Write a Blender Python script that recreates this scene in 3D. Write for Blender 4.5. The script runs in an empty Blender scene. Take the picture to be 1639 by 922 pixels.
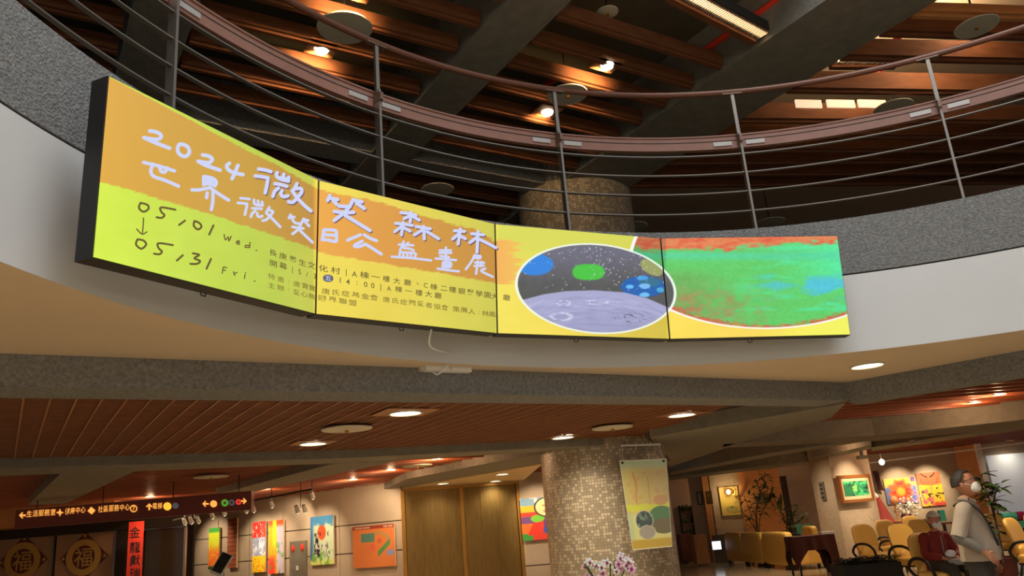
import bpy, bmesh, math, random
import numpy as np
from mathutils import Vector, Matrix
S = bpy.context.scene
COL = S.collection
random.seed(7)
RNG = np.random.RandomState(11)
# ------------------------------------------------------------------ camera, world, exposure
F_PX, PITCH, ROLL, EYE = 1290.0, math.radians(16.6), math.radians(-4.75), 1.5
cam = bpy.data.cameras.new('camera'); camo = bpy.data.objects.new('camera', cam); COL.objects.link(camo)
cam.sensor_width = 36.0; cam.lens = F_PX / 1639.0 * 36.0; cam.clip_start = 0.05; cam.clip_end = 200
camo.matrix_world = Matrix.Translation((0, 0, EYE)) @ Matrix.Rotation(math.pi/2 + PITCH, 4, 'X') @ Matrix.Rotation(ROLL, 4, 'Z')
S.camera = camo
W = bpy.data.worlds.new('world'); S.world = W; W.use_nodes = True
W.node_tree.nodes['Background'].inputs[0].default_value = (0.80, 0.84, 0.92, 1)
W.node_tree.nodes['Background'].inputs[1].default_value = 0.46
S.view_settings.view_transform = 'Standard'; S.view_settings.look = 'None'
S.view_settings.exposure = 0.0; S.view_settings.gamma = 1.0; S.view_settings.use_curve_mapping = False
LK = 3.2
def lamp(name, kind, loc, power, color, size=0.2, spot=None, rot=(0, 0, 0), blend=0.6):
    l = bpy.data.lights.new(name, kind); l.energy = power*(1.0 if kind == 'AREA' else LK); l.color = color
    if kind == 'AREA': l.shape = 'DISK'; l.size = size
    elif kind in ('POINT', 'SPOT'): l.shadow_soft_size = size
    if spot: l.spot_size = math.radians(spot); l.spot_blend = blend
    o = bpy.data.objects.new(name, l); o.location = loc; o.rotation_euler = rot; COL.objects.link(o); return o
# daylight that falls through the atrium's glass roof
lamp('skylight_area', 'AREA', (2.4, 1.2, 12.5), 1150, (0.86, 0.92, 1.0), 6.5)
# unseen fill light added behind the camera, standing in for hall ceiling lights
lamp('lobby_fill', 'AREA', (1.5, -6.0, 3.6), 700, (1.0, 0.86, 0.68), 4.0, rot=(math.radians(40), 0, 0))
WARM = (1.0, 0.72, 0.42)
# ------------------------------------------------------------------ measuring helpers (pixels of the photo -> points of the place)
_R = np.array((Matrix.Rotation(math.pi/2 + PITCH, 3, 'X') @ Matrix.Rotation(ROLL, 3, 'Z')))
C0 = np.array([0, 0, EYE])
def ray(x, y): return _R @ np.array([(x-819.5)/F_PX, -(y-461)/F_PX, -1.0])
def at(x, y, z):
    d = ray(x, y); t = (z-EYE)/d[2]; return C0 + t*d
def atD(x, y, D):
    d = ray(x, y); return C0 + d*(D/d[1])
def onplane(x, y, P, n):
    d = ray(x, y); t = np.dot(np.asarray(P)-C0, n)/np.dot(d, n); return C0 + t*d
def onwall(x, y, A, B):
    e = np.array([B[0]-A[0], B[1]-A[1], 0.0]); return onplane(x, y, (A[0], A[1], 0), np.array([-e[1], e[0], 0]))
def px(P):
    q = (np.asarray(P, float)-C0) @ _R
    return 819.5+F_PX*q[..., 0]/-q[..., 2], 461-F_PX*q[..., 1]/-q[..., 2]
RC = np.array([2.402, 2.629]); RR = 4.653
def oncyl(x, y, R):
    d = ray(x, y); a = d[0]**2+d[1]**2; b = -2*(d[0]*RC[0]+d[1]*RC[1]); c = RC@RC-R*R
    t = (-b+math.sqrt(b*b-4*a*c))/(2*a); return C0+t*d
def lin(c):
    c = np.asarray(c, float)/255.0
    return np.where(c <= 0.04045, c/12.92, ((c+0.055)/1.055)**2.4)
# ------------------------------------------------------------------ materials
M = {}
def mat(name, rgb, rough=0.6, metal=0.0, bump=0.0, bscale=60, var=0.0, vscale=6, emit=None, estr=1.0, spec=0.5, stretch=None, trans=0, alpha=1):
    m = bpy.data.materials.new(name); m.use_nodes = True; nt = m.node_tree; b = nt.nodes['Principled BSDF']
    c = tuple(lin(rgb))+(1,)
    b.inputs['Base Color'].default_value = c; b.inputs['Roughness'].default_value = rough; b.inputs['Metallic'].default_value = metal
    b.inputs['Specular IOR Level'].default_value = spec; b.inputs['Alpha'].default_value = alpha
    if emit is not None:
        b.inputs['Emission Color'].default_value = tuple(lin(emit))+(1,); b.inputs['Emission Strength'].default_value = estr
    if bump or var:
        tc = nt.nodes.new('ShaderNodeTexCoord'); mp = nt.nodes.new('ShaderNodeMapping'); nt.links.new(tc.outputs['Object'], mp.inputs[0])
        if stretch: mp.inputs['Scale'].default_value = stretch
        if var:
            n = nt.nodes.new('ShaderNodeTexNoise'); n.inputs['Scale'].default_value = vscale; n.inputs['Detail'].default_value = 6; nt.links.new(mp.outputs[0], n.inputs['Vector'])
            r = nt.nodes.new('ShaderNodeMapRange'); r.inputs['From Min'].default_value = 0.3; r.inputs['From Max'].default_value = 0.7
            r.inputs['To Min'].default_value = 1-var; r.inputs['To Max'].default_value = 1+var; nt.links.new(n.outputs[0], r.inputs[0])
            mx = nt.nodes.new('ShaderNodeVectorMath'); mx.operation = 'SCALE'; mx.inputs[0].default_value = c[:3]; nt.links.new(r.outputs[0], mx.inputs['Scale'])
            nt.links.new(mx.outputs[0], b.inputs['Base Color'])
        if bump:
            n = nt.nodes.new('ShaderNodeTexNoise'); n.inputs['Scale'].default_value = bscale; n.inputs['Detail'].default_value = 5; nt.links.new(mp.outputs[0], n.inputs['Vector'])
            bp = nt.nodes.new('ShaderNodeBump'); bp.inputs['Strength'].default_value = bump; bp.inputs['Distance'].default_value = 0.02
            nt.links.new(n.outputs[0], bp.inputs['Height']); nt.links.new(bp.outputs[0], b.inputs['Normal'])
    M[name] = m; return m
mat('concrete', (124, 123, 119), 0.9, bump=1.0, bscale=70, var=0.30, vscale=40)
mat('concrete_dark', (112, 106, 92), 0.85, bump=0.5, bscale=40, var=0.12, vscale=5)
mat('concrete_beam', (126, 121, 108), 0.85, bump=0.6, bscale=30, var=0.14, vscale=7)
mat('plaster_white', (205, 203, 198), 0.55, var=0.02, vscale=2)
mat('plaster_beige', (196, 176, 148), 0.7, var=0.02, vscale=2)
mat('cream', (214, 190, 140), 0.6)
mat('wood_dark', (112, 70, 44), 0.75, bump=0.1, bscale=20, var=0.18, vscale=4, spec=0.2, stretch=(1, 1, 4))
mat('wood_slat', (126, 74, 44), 0.6, var=0.15, vscale=6)
mat('wood_bar', (158, 104, 64), 0.55)
mat('wood_red', (146, 80, 48), 0.45, var=0.12, vscale=3)
mat('wood_cap', (132, 92, 76), 0.4, var=0.08, vscale=8)
mat('wood_light', (190, 132, 78), 0.5, var=0.1, vscale=5)
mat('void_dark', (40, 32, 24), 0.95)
mat('slab_dark', (92, 84, 66), 0.9, var=0.1, vscale=3)
mat('steel', (150, 140, 128), 0.32, metal=0.85)
mat('steel_brown', (120, 98, 80), 0.38, metal=0.55)
mat('rail_pipe', (104, 66, 50), 0.4, metal=0.2)
mat('black', (22, 22, 22), 0.5)
mat('black_soft', (38, 36, 33), 0.8)
mat('white_plastic', (215, 213, 208), 0.45)
mat('disc_white', (190, 184, 165), 0.5)
mat('red_pipe', (215, 62, 36), 0.5)
mat('brass', (176, 130, 60), 0.35, metal=0.7)
mat('gold_panel', (128, 102, 52), 0.42, metal=0.55, bump=0.15, bscale=8, var=0.14, vscale=3, stretch=(8, 8, 1))
mat('stone_panel', (176, 158, 136), 0.6, var=0.04, vscale=3)
mat('stone_joint', (88, 76, 62), 0.9)
mat('texture_wall', (182, 164, 140), 0.9, bump=1.0, bscale=9, var=0.04, vscale=8)
mat('orange_wall', (205, 142, 84), 0.8, bump=0.2, bscale=10)
mat('floor_tile', (192, 172, 138), 0.13, var=0.07, vscale=1.2)
mat('grout', (120, 104, 82), 0.8)
mat('yellow_vinyl', (232, 186, 92), 0.45, bump=0.05, bscale=30)
mat('maroon_cloth', (74, 34, 26), 0.9)
mat('teal_cloth', (74, 182, 158), 0.8)
mat('leaf', (58, 82, 34), 0.5, var=0.3, vscale=9)
mat('leaf_grey', (122, 118, 78), 0.6, var=0.25, vscale=12)
mat('bark', (74, 54, 34), 0.8)
mat('petal_pink', (228, 176, 194), 0.5)
mat('petal_white', (235, 230, 215), 0.5)
mat('petal_dark', (150, 34, 84), 0.5)
mat('pot_maroon', (84, 30, 22), 0.4)
mat('pot_white', (205, 200, 190), 0.35)
mat('skin', (188, 128, 96), 0.55)
mat('hair_dark', (46, 38, 34), 0.7)
mat('hair_white', (205, 200, 190), 0.8)
mat('mask_white', (232, 230, 224), 0.7)
mat('shirt', (172, 156, 136), 0.85, bump=0.3, bscale=14)
mat('shirt_inner', (112, 106, 96), 0.85)
mat('trousers', (58, 52, 44), 0.9)
mat('red_jacket', (128, 34, 26), 0.8, bump=0.2, bscale=20)
mat('grey_cloth', (150, 150, 146), 0.6)
mat('red_paper', (206, 52, 30), 0.7)
mat('ink', (20, 16, 14), 0.7)
mat('brown_door', (150, 116, 84), 0.6)
mat('glass_dark', (52, 42, 28), 0.2)
mat('sign_brown', (120, 52, 30), 0.5)
mat('gold_paint', (176, 140, 66), 0.5, metal=0.3)
mat('frame_gold', (158, 96, 40), 0.4, metal=0.3)
mat('mat_board', (222, 196, 156), 0.7)
mat('lamp_warm', (255, 240, 215), 0.5, emit=(255, 238, 205), estr=5.0)
mat('lamp_amber', (255, 220, 160), 0.5, emit=(255, 222, 160), estr=3.0)
mat('lamp_tube', (60, 50, 40), 0.5, emit=(255, 190, 142), estr=0.95)
mat('window_day', (235, 205, 170), 0.5, emit=(246, 212, 176), estr=0.9)
mat('blind_day', (190, 195, 200), 0.5, emit=(150, 152, 158), estr=0.35)
mat('sign_glow', (255, 180, 90), 0.5, emit=(255, 176, 82), estr=1.0)
mat('sign_yellow', (255, 200, 60), 0.5, emit=(250, 196, 60), estr=1.0)
mat('sign_green', (90, 150, 50), 0.5, emit=(86, 150, 46), estr=0.8)
mat('sign_red', (220, 60, 50), 0.5, emit=(220, 60, 46), estr=0.9)
mat('sign_grey', (90, 90, 92), 0.5, emit=(86, 86, 90), estr=0.6)
mat('exit_glow', (220, 235, 250), 0.5, emit=(222, 236, 250), estr=1.4)
mat('ink_white', (20, 20, 30), 0.5, emit=(204, 210, 244), estr=1.0)
mat('ink_shadow', (12, 12, 12), 0.5, emit=(122, 88, 100), estr=1.0)
mat('ink_brown', (12, 12, 12), 0.5, emit=(100, 86, 44), estr=1.0)
mat('ink_olive', (12, 12, 12), 0.5, emit=(132, 116, 48), estr=1.0)
mat('ink_grey', (12, 12, 12), 0.5, emit=(92, 92, 104), estr=1.0)
def colmat(name, emission, strength=1.0, rough=0.6, spec=0.5):
    m = bpy.data.materials.new(name); m.use_nodes = True; nt = m.node_tree; b = nt.nodes['Principled BSDF']
    a = nt.nodes.new('ShaderNodeAttribute'); a.attribute_name = 'Col'
    b.inputs['Roughness'].default_value = rough; b.inputs['Specular IOR Level'].default_value = spec
    if emission:
        b.inputs['Base Color'].default_value = (0.01, 0.01, 0.01, 1)
        nt.links.new(a.outputs['Color'], b.inputs['Emission Color']); b.inputs['Emission Strength'].default_value = strength
    else: nt.links.new(a.outputs['Color'], b.inputs['Base Color'])
    M[name] = m; return m
colmat('screen_image', True, 1.0, 0.35)
colmat('paint_image', False, rough=0.55)
colmat('banner_image', False, rough=0.25)
def mosaic():
    m = bpy.data.materials.new('mosaic'); m.use_nodes = True; nt = m.node_tree; b = nt.nodes['Principled BSDF']; L = nt.links
    uv = nt.nodes.new('ShaderNodeUVMap'); uv.uv_map = 'UVMap'
    fl = nt.nodes.new('ShaderNodeVectorMath'); fl.operation = 'FLOOR'; L.new(uv.outputs[0], fl.inputs[0])
    fr = nt.nodes.new('ShaderNodeVectorMath'); fr.operation = 'FRACTION'; L.new(uv.outputs[0], fr.inputs[0])
    wn = nt.nodes.new('ShaderNodeTexWhiteNoise'); wn.noise_dimensions = '2D'; L.new(fl.outputs[0], wn.inputs['Vector'])
    cr = nt.nodes.new('ShaderNodeValToRGB'); L.new(wn.outputs['Value'], cr.inputs[0])
    e = cr.color_ramp.elements; e[0].color = tuple(lin((150, 136, 112)))+(1,); e[1].color = tuple(lin((206, 190, 160)))+(1,)
    k = e.new(0.55); k.color = tuple(lin((166, 150, 124)))+(1,); k = e.new(0.72); k.color = tuple(lin((196, 180, 150)))+(1,)
    sx = nt.nodes.new('ShaderNodeSeparateXYZ'); L.new(fr.outputs[0], sx.inputs[0])
    def edge(o):
        a = nt.nodes.new('ShaderNodeMath'); a.operation = 'SUBTRACT'; L.new(o, a.inputs[0]); a.inputs[1].default_value = 0.5
        c = nt.nodes.new('ShaderNodeMath'); c.operation = 'ABSOLUTE'; L.new(a.outputs[0], c.inputs[0]); return c.outputs[0]
    mx = nt.nodes.new('ShaderNodeMath'); mx.operation = 'MAXIMUM'; L.new(edge(sx.outputs[0]), mx.inputs[0]); L.new(edge(sx.outputs[1]), mx.inputs[1])
    gt = nt.nodes.new('ShaderNodeMath'); gt.operation = 'GREATER_THAN'; L.new(mx.outputs[0], gt.inputs[0]); gt.inputs[1].default_value = 0.42
    mc = nt.nodes.new('ShaderNodeMixRGB'); L.new(gt.outputs[0], mc.inputs[0]); L.new(cr.outputs[0], mc.inputs[1]); mc.inputs[2].default_value = tuple(lin((134, 120, 98)))+(1,)
    L.new(mc.outputs[0], b.inputs['Base Color']); b.inputs['Roughness'].default_value = 0.4
    bp = nt.nodes.new('ShaderNodeBump'); bp.inputs['Strength'].default_value = 0.5; bp.inputs['Distance'].default_value = 0.005; bp.invert = True
    L.new(gt.outputs[0], bp.inputs['Height']); L.new(bp.outputs[0], b.inputs['Normal']); M['mosaic'] = m
mosaic()
# ------------------------------------------------------------------ mesh helpers
class MB:
    def __init__(s): s.v = []; s.f = []; s.uv = None
    def add(s, vs, fs):
        n = len(s.v); s.v += [tuple(float(c) for c in v) for v in vs]; s.f += [tuple(i+n for i in f) for f in fs]; return s
    def box(s, c, d, rz=0.0, mtx=None):
        c = np.array(c, float); h = np.array(d, float)/2; cs, sn = math.cos(rz), math.sin(rz); vs = []
        for z in (-1, 1):
            for x, y in ((-1, -1), (1, -1), (1, 1), (-1, 1)):
                X, Y = x*h[0], y*h[1]; vs.append((c[0]+X*cs-Y*sn, c[1]+X*sn+Y*cs, c[2]+z*h[2]))
        if mtx is not None: vs = [tuple(mtx @ Vector(v)) for v in vs]
        return s.add(vs, [(3, 2, 1, 0), (4, 5, 6, 7), (0, 1, 5, 4), (1, 2, 6, 5), (2, 3, 7, 6), (3, 0, 4, 7)])
    def beam(s, A, B, w, z0, z1):          # upright box between plan points A and B
        A = np.array(A[:2], float); B = np.array(B[:2], float); e = B-A; L = np.hypot(*e); c = (A+B)/2
        return s.box((c[0], c[1], (z0+z1)/2), (L, w, z1-z0), math.atan2(e[1], e[0]))
    def prism(s, pts, z0, z1):
        n = len(pts); a = sum(pts[i][0]*pts[(i+1) % n][1]-pts[(i+1) % n][0]*pts[i][1] for i in range(n))
        if a < 0: pts = pts[::-1]
        vs = [(p[0], p[1], z0) for p in pts]+[(p[0], p[1], z1) for p in pts]
        return s.add(vs, [tuple(range(n))[::-1], tuple(range(n, 2*n))]+[(i, (i+1) % n, n+(i+1) % n, n+i) for i in range(n)])
    def tube(s, pts, r, n=8, cap=True):
        pts = [Vector([float(c) for c in p]) for p in pts]; rs = r if hasattr(r, '__len__') else [r]*len(pts); base = len(s.v)
        t0 = (pts[1]-pts[0]).normalized(); up = Vector((0, 0, 1)) if abs(t0.z) < 0.9 else Vector((1, 0, 0))
        u = t0.cross(up).normalized(); vs = []
        for i, p in enumerate(pts):
            t = (pts[min(i+1, len(pts)-1)]-pts[max(i-1, 0)]).normalized(); u = (u-t*u.dot(t)).normalized(); w = t.cross(u)
            rr = rs[i] if hasattr(rs[i], '__len__') else (rs[i], rs[i])
            for k in range(n):
                a = 2*math.pi*k/n; vs.append(tuple(p+u*math.cos(a)*rr[0]+w*math.sin(a)*rr[1]))
        fs = []
        for i in range(len(pts)-1):
            for k in range(n):
                k2 = (k+1) % n; fs.append((i*n+k, i*n+k2, (i+1)*n+k2, (i+1)*n+k))
        if cap: fs += [tuple(range(n))[::-1], tuple((len(pts)-1)*n+k for k in range(n))]
        return s.add(vs, fs)
    def lathe(s, prof, c=(0, 0, 0), n=24, sx=1, sy=1):      # prof: (radius, z)
        vs = []; fs = []
        for r, z in prof:
            for k in range(n):
                a = 2*math.pi*k/n; vs.append((c[0]+r*math.cos(a)*sx, c[1]+r*math.sin(a)*sy, c[2]+z))
        for i in range(len(prof)-1):
            for k in range(n):
                k2 = (k+1) % n; fs.append((i*n+k, i*n+k2, (i+1)*n+k2, (i+1)*n+k))
        if prof[0][0] > 0: fs.append(tuple(range(n))[::-1])
        if prof[-1][0] > 0: fs.append(tuple((len(prof)-1)*n+k for k in range(n)))
        return s.add(vs, fs)
    def blob(s, c, r, e=1.0, n=16, m=10, mtx=None, bend=0.0):    # superellipsoid
        def sg(x, p): return math.copysign(abs(x)**p, x)
        vs = []; fs = []
        for j in range(m+1):
            ph = -math.pi/2+math.pi*j/m
            for k in range(n):
                th = 2*math.pi*k/n
                x = sg(math.cos(ph), e)*sg(math.cos(th), e)*r[0]; y = sg(math.cos(ph), e)*sg(math.sin(th), e)*r[1]; z = sg(math.sin(ph), e)*r[2]
                if bend: y += bend*x*x
                v = Vector((x, y, z)); v = (mtx @ v) if mtx is not None else v
                vs.append((v.x+c[0], v.y+c[1], v.z+c[2]))
        for j in range(m):
            for k in range(n):
                k2 = (k+1) % n; fs.append((j*n+k, j*n+k2, (j+1)*n+k2, (j+1)*n+k))
        return s.add(vs, fs)
    def build(s, name, m, parent=None, smooth=False, local=False):
        me = bpy.data.meshes.new(name); me.from_pydata(s.v, [], s.f); me.update()
        if smooth:
            me.polygons.foreach_set('use_smooth', [True]*len(me.polygons))
            try: me.set_sharp_from_angle(angle=math.radians(40))
            except Exception: pass
        me.materials.append(M[m] if isinstance(m, str) else m)
        return link(name, me, parent, local)
def link(name, me, parent=None, local=False):
    o = bpy.data.objects.new(name, me); COL.objects.link(o)
    if parent is not None:
        o.parent = parent
        if not local: o.matrix_parent_inverse = WM(parent).inverted()
    return o
def WM(o):
    m = Matrix.LocRotScale(o.location, o.rotation_euler, o.scale)
    return (WM(o.parent) @ o.matrix_parent_inverse @ m) if o.parent else m
def tag(o, label=None, cat=None, group=None, kind=None):
    if label: o['label'] = label
    if cat: o['category'] = cat
    if group: o['group'] = group
    if kind: o['kind'] = kind
    return o
def thing(name, label, cat, loc=(0, 0, 0), rotz=0.0, group=None, scale=1.0):
    o = bpy.data.objects.new(name, None); COL.objects.link(o); o.location = tuple(float(c) for c in loc); o.rotation_euler = (0, 0, rotz); o.scale = (scale,)*3
    o.empty_display_size = 0.1
    return tag(o, label, cat, group)
def struct(o, label=None, cat=None):
    o['kind'] = 'structure'
    return tag(o, label, cat)
def copytree(o, parent=None):
    c = o.copy(); COL.objects.link(c)
    if parent is not None: c.parent = parent
    for ch in list(o.children): copytree(ch, c)
    return c
# value noise for painted pictures
def vnoise(x, y, seed=0):
    xi = np.floor(x).astype(int); yi = np.floor(y).astype(int); fx = x-xi; fy = y-yi; fx = fx*fx*(3-2*fx); fy = fy*fy*(3-2*fy)
    def h(a, b):
        n = (a*374761393+b*668265263+seed*974634777) & 0x7fffffff; n = ((n ^ (n >> 13))*1274126177) & 0x7fffffff; return (n & 0xffff)/65535.0
    return (h(xi, yi)*(1-fx)+h(xi+1, yi)*fx)*(1-fy)+(h(xi, yi+1)*(1-fx)+h(xi+1, yi+1)*fx)*fy
def fbm(x, y, seed=0, o=4):
    s = 0; a = 0.5; t = 0
    for k in range(o): s = s+a*vnoise(x*2**k, y*2**k, seed+k); t += a; a *= 0.55
    return s/t
def sm(a, b, x): t = np.clip((x-a)/(b-a), 0, 1); return t*t*(3-2*t)
def over(base, col, mask): m = np.clip(mask, 0, 1)[..., None]; return base*(1-m)+np.array(col, float)*m
def picture(name, P00, P10, P01, P11, nx, ny, fn, m, parent=None, usepx=False):
    """flat painted surface between four corners (bottom-left, bottom-right, top-left, top-right); fn(u, v) -> sRGB array"""
    u, v = np.meshgrid(np.linspace(0, 1, nx+1), np.linspace(0, 1, ny+1)); P = [np.array(p, float) for p in (P00, P10, P01, P11)]
    U = u[..., None]; V = v[..., None]
    X = P[0]*(1-U)*(1-V)+P[1]*U*(1-V)+P[2]*(1-U)*V+P[3]*U*V
    if usepx: a, b = px(X); c = fn(a, b)
    else: c = fn(u, v)
    idx = np.arange((nx+1)*(ny+1)).reshape(ny+1, nx+1)
    f = np.stack([idx[:-1, :-1], idx[:-1, 1:], idx[1:, 1:], idx[1:, :-1]], -1).reshape(-1, 4)
    me = bpy.data.meshes.new(name); nv = X.size//3; me.vertices.add(nv); me.vertices.foreach_set('co', X.reshape(-1).astype(np.float32))
    me.loops.add(f.size); me.loops.foreach_set('vertex_index', f.reshape(-1).astype(np.int32)); me.polygons.add(len(f))
    me.polygons.foreach_set('loop_start', np.arange(0, f.size, 4, dtype=np.int32)); me.update(calc_edges=True)
    at_ = me.color_attributes.new('Col', 'FLOAT_COLOR', 'POINT'); rgba = np.ones((nv, 4), np.float32); rgba[:, :3] = lin(np.clip(c, 0, 255)).reshape(-1, 3)
    at_.data.foreach_set('color', rgba.reshape(-1)); me.materials.append(M[m]); return link(name, me, parent)
_G = {}
def glyph(ch):
    """flat glyph triangles centred, in em units"""
    if ch in _G: return _G[ch]
    cu = bpy.data.curves.new('glyph', 'FONT'); cu.body = ch; cu.size = 1.0; cu.resolution_u = 2; cu.offset = 0.008
    ob = bpy.data.objects.new('glyph', cu); COL.objects.link(ob); dg = bpy.context.evaluated_depsgraph_get()
    me = bpy.data.meshes.new_from_object(ob.evaluated_get(dg)); v = np.array([tuple(p.co)[:2] for p in me.vertices]); f = [tuple(p.vertices) for p in me.polygons]
    bpy.data.objects.remove(ob); bpy.data.curves.remove(cu); bpy.data.meshes.remove(me)
    if len(v): v = v-(v.min(0)+v.max(0))/2*np.array([1, 1])
    _G[ch] = (v, f); return _G[ch]
# ================================================================== BIG STRUCTURE
ZB, ZL, ZS, ZR, ZU = 2.582, 2.69, 2.787, 2.93, 6.91   # beam undersides, lattice, atrium soffit, right-hand wood ceiling, upper beams
WT, CT = 3.52, 4.064
K = 1.082
A1 = np.array((.843, .538)); B1 = np.array((-.538, .843))
def ab(a, b): return A1*a+B1*b
def ringpt(ph, R): return (RC[0]+R*math.cos(math.radians(ph)), RC[1]+R*math.sin(math.radians(ph)))
def ringband(R0, R1, z0, z1, a0=0, a1=360, n=180):
    mb = MB(); full = (a1-a0) >= 360; m = n if full else n+1
    vs = []
    for k in range(m):
        a = a0+(a1-a0)*k/n
        for R, z in ((R0, z0), (R1, z0), (R1, z1), (R0, z1)): p = ringpt(a, R); vs.append((p[0], p[1], z))
    fs = []
    for k in range(n):
        i = k*4; j = ((k+1) % m)*4
        for q in range(4): r = (q+1) % 4; fs.append((i+q, j+q, j+r, i+r))
    if not full: fs += [(0, 1, 2, 3), (n*4+3, n*4+2, n*4+1, n*4)]
    return mb.add(vs, fs)
# floor with tiles where they are seen
fl = struct(MB().box((3, 12, -0.06), (60, 60, 0.08)).build('floor', 'grout'))
t0 = None
for i in range(-10, 13):
    for j in range(0, 24):
        big = not (4 <= i <= 12 and j >= 5)
        if big: continue
        if t0 is None:
            t0 = MB().box((0, 0, 0), (0.99, 0.99, 0.02)).build('tile', 'floor_tile', fl, local=True); t = t0
        else: t = t0.copy(); COL.objects.link(t)
        t.location = (i+0.5, j*1.0+11.5, -0.01)
mb = MB()
for i in range(-14, 20):
    for j in range(-12, 36):
        if (4 <= i <= 12 and 16.0 <= j+0.5+0.0 and j+0.5 <= 35): continue
        mb.box((i+0.5, j+0.0, -0.01), (0.99, 0.99, 0.02))
tag(mb.build('tile_field', 'floor_tile', fl), kind='stuff')
# white balcony band, concrete band, joint between
struct(ringband(RR, RR+0.25, ZS, WT-0.012).build('trim_1', 'plaster_white', smooth=True))
struct(ringband(RR+0.012, RR+0.24, WT-0.012, WT+0.004).build('trim_2', 'black_soft'))
struct(ringband(RR, RR+0.30, WT+0.004, CT).build('trim_3', 'concrete', smooth=True))
# soffit of the balcony
struct(ringband(RR+0.002, 7.3, ZS-0.002, ZS+0.05).build('ceiling_soffit', 'plaster_beige'))
# upper floor slab
struct(ringband(RR+0.3, 17.0, 3.75, 3.90).build('floor_upper', 'slab_dark'))
# ---- beams under the slab, all read from the photo at their own height
cg = struct(thing('ceiling_beams', None, None))
def P2(x, y, z): return at(x, y, z)[:2]
sA, sJ, sB = P2(0, 565, ZS), P2(1353, 612, ZS), P2(1639, 560, ZS)
def ext(a, b, t): return a+(b-a)*t
def offs(a, b, w):     # shift a line away from the camera by w
    e = (b-a)/np.hypot(*(b-a)); n = np.array([-e[1], e[0]]);
    if n@(a+b) < 0: n = -n
    return a+n*w, b+n*w
a0 = ext(sJ, sA, 1.9); b0 = ext(sJ, sB, 2.6)
a0o, jo = offs(a0, sJ, 0.42); jo2, b0o = offs(sJ, b0, 0.34)
MB().prism([a0, sJ, jo, a0o], ZB, 3.0).build('beam', 'concrete', cg)
MB().prism([sJ, b0, b0o, jo2], ZB-0.03, 3.0).build('beam', 'concrete', cg)
def beampx(pts, z0=ZB, z1=3.0, m='concrete_beam', name='beam'):
    return MB().prism([tuple(P2(x, y, z0)) for x, y in pts], z0, z1).build(name, m, cg)
beampx([(1040, 700), (1353, 646), (1330, 669), (1075, 738)])
beampx([(1158, 711), (1400, 697), (1720, 663), (1720, 677), (1400, 706), (1158, 717)], ZB)
l2 = [P2(0, 750, ZB), P2(850, 718, ZB)]; l2a = ext(l2[1], l2[0], 1.6)
l2c = P2(1040, 711, ZB)
beampx([(-300, 763), (0, 750), (560, 733), (870, 717), (1000, 711), (1000, 716), (870, 723), (560, 741), (0, 762), (-300, 777)])
beampx([(225, 750), (98, 757), (45, 808), (105, 806)], ZB+0.01)
beampx([(530, 743), (640, 737), (385, 792), (345, 792)], ZB+0.01)
beampx([(650, 767), (872, 724), (872, 741), (650, 781), (600, 790)], ZB+0.005)
beampx([(1066, 739), (1158, 712), (1166, 716), (1072, 748)], ZB+0.01)
beampx([(1072, 756), (1232, 725), (1400, 700), (1400, 704), (1240, 730), (1072, 761)], ZB+0.008)
beampx([(1072, 764), (1250, 743), (1305, 738), (1305, 742), (1250, 748), (1072, 769)], ZB)
beampx([(1395, 716), (1720, 668), (1720, 676), (1395, 722)], ZB+0.02)
beampx([(1300, 733), (1395, 712), (1395, 718), (1300, 740)], ZB+0.02)
# ---- lattice ceiling between the first two beams: wooden bars with fine slats between
def clipline(p, d, poly):
    t0, t1 = -1e9, 1e9; n = len(poly); c = sum(poly)/n
    for i in range(n):
        q, r = poly[i], poly[(i+1) % n]; e = r-q; nn = np.array([-e[1], e[0]])
        if nn@(c-q) < 0: nn = -nn
        den = nn@d; num = nn@(q-p)
        if abs(den) < 1e-9:
            if num > 0: return None
            continue
        t = num/den
        if den > 0: t0 = max(t0, t)
        else: t1 = min(t1, t)
    return (t0, t1) if t1-t0 > 0.05 else None
e1, e2 = offs(a0, sJ, 0.40); bx = P2(1040, 694, ZL)
f1, f2 = P2(-260, 748, ZL), P2(1000, 708, ZL)
latpoly = [e1, e2, bx, f2, f1]
lat = thing('lattice_ceiling', None, None); struct(lat)
MB().prism([tuple(p) for p in latpoly], ZL+0.075, ZL+0.10).build('backing', 'void_dark', lat)
aa = -3.0; nb = 0; proto = None
while aa < 8.5:
    p = ab(aa, 0); r = clipline(p, B1, latpoly)
    if r:
        A, B = p+B1*r[0], p+B1*r[1]; MB().beam(A, B, 0.015, ZL-0.008, ZL+0.05).build('lattice_bar', 'wood_bar', lat); nb += 1
    aa += 0.170
mb = MB(); bb = 4.5
while bb < 13:
    r = clipline(ab(0, bb), A1, latpoly)
    if r: mb.beam(ab(0, bb)+A1*r[0], ab(0, bb)+A1*r[1], 0.022, ZL, ZL+0.055)
    bb += 0.062
tag(mb.build('fine_slats', 'wood_slat', lat), kind='stuff')
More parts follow.
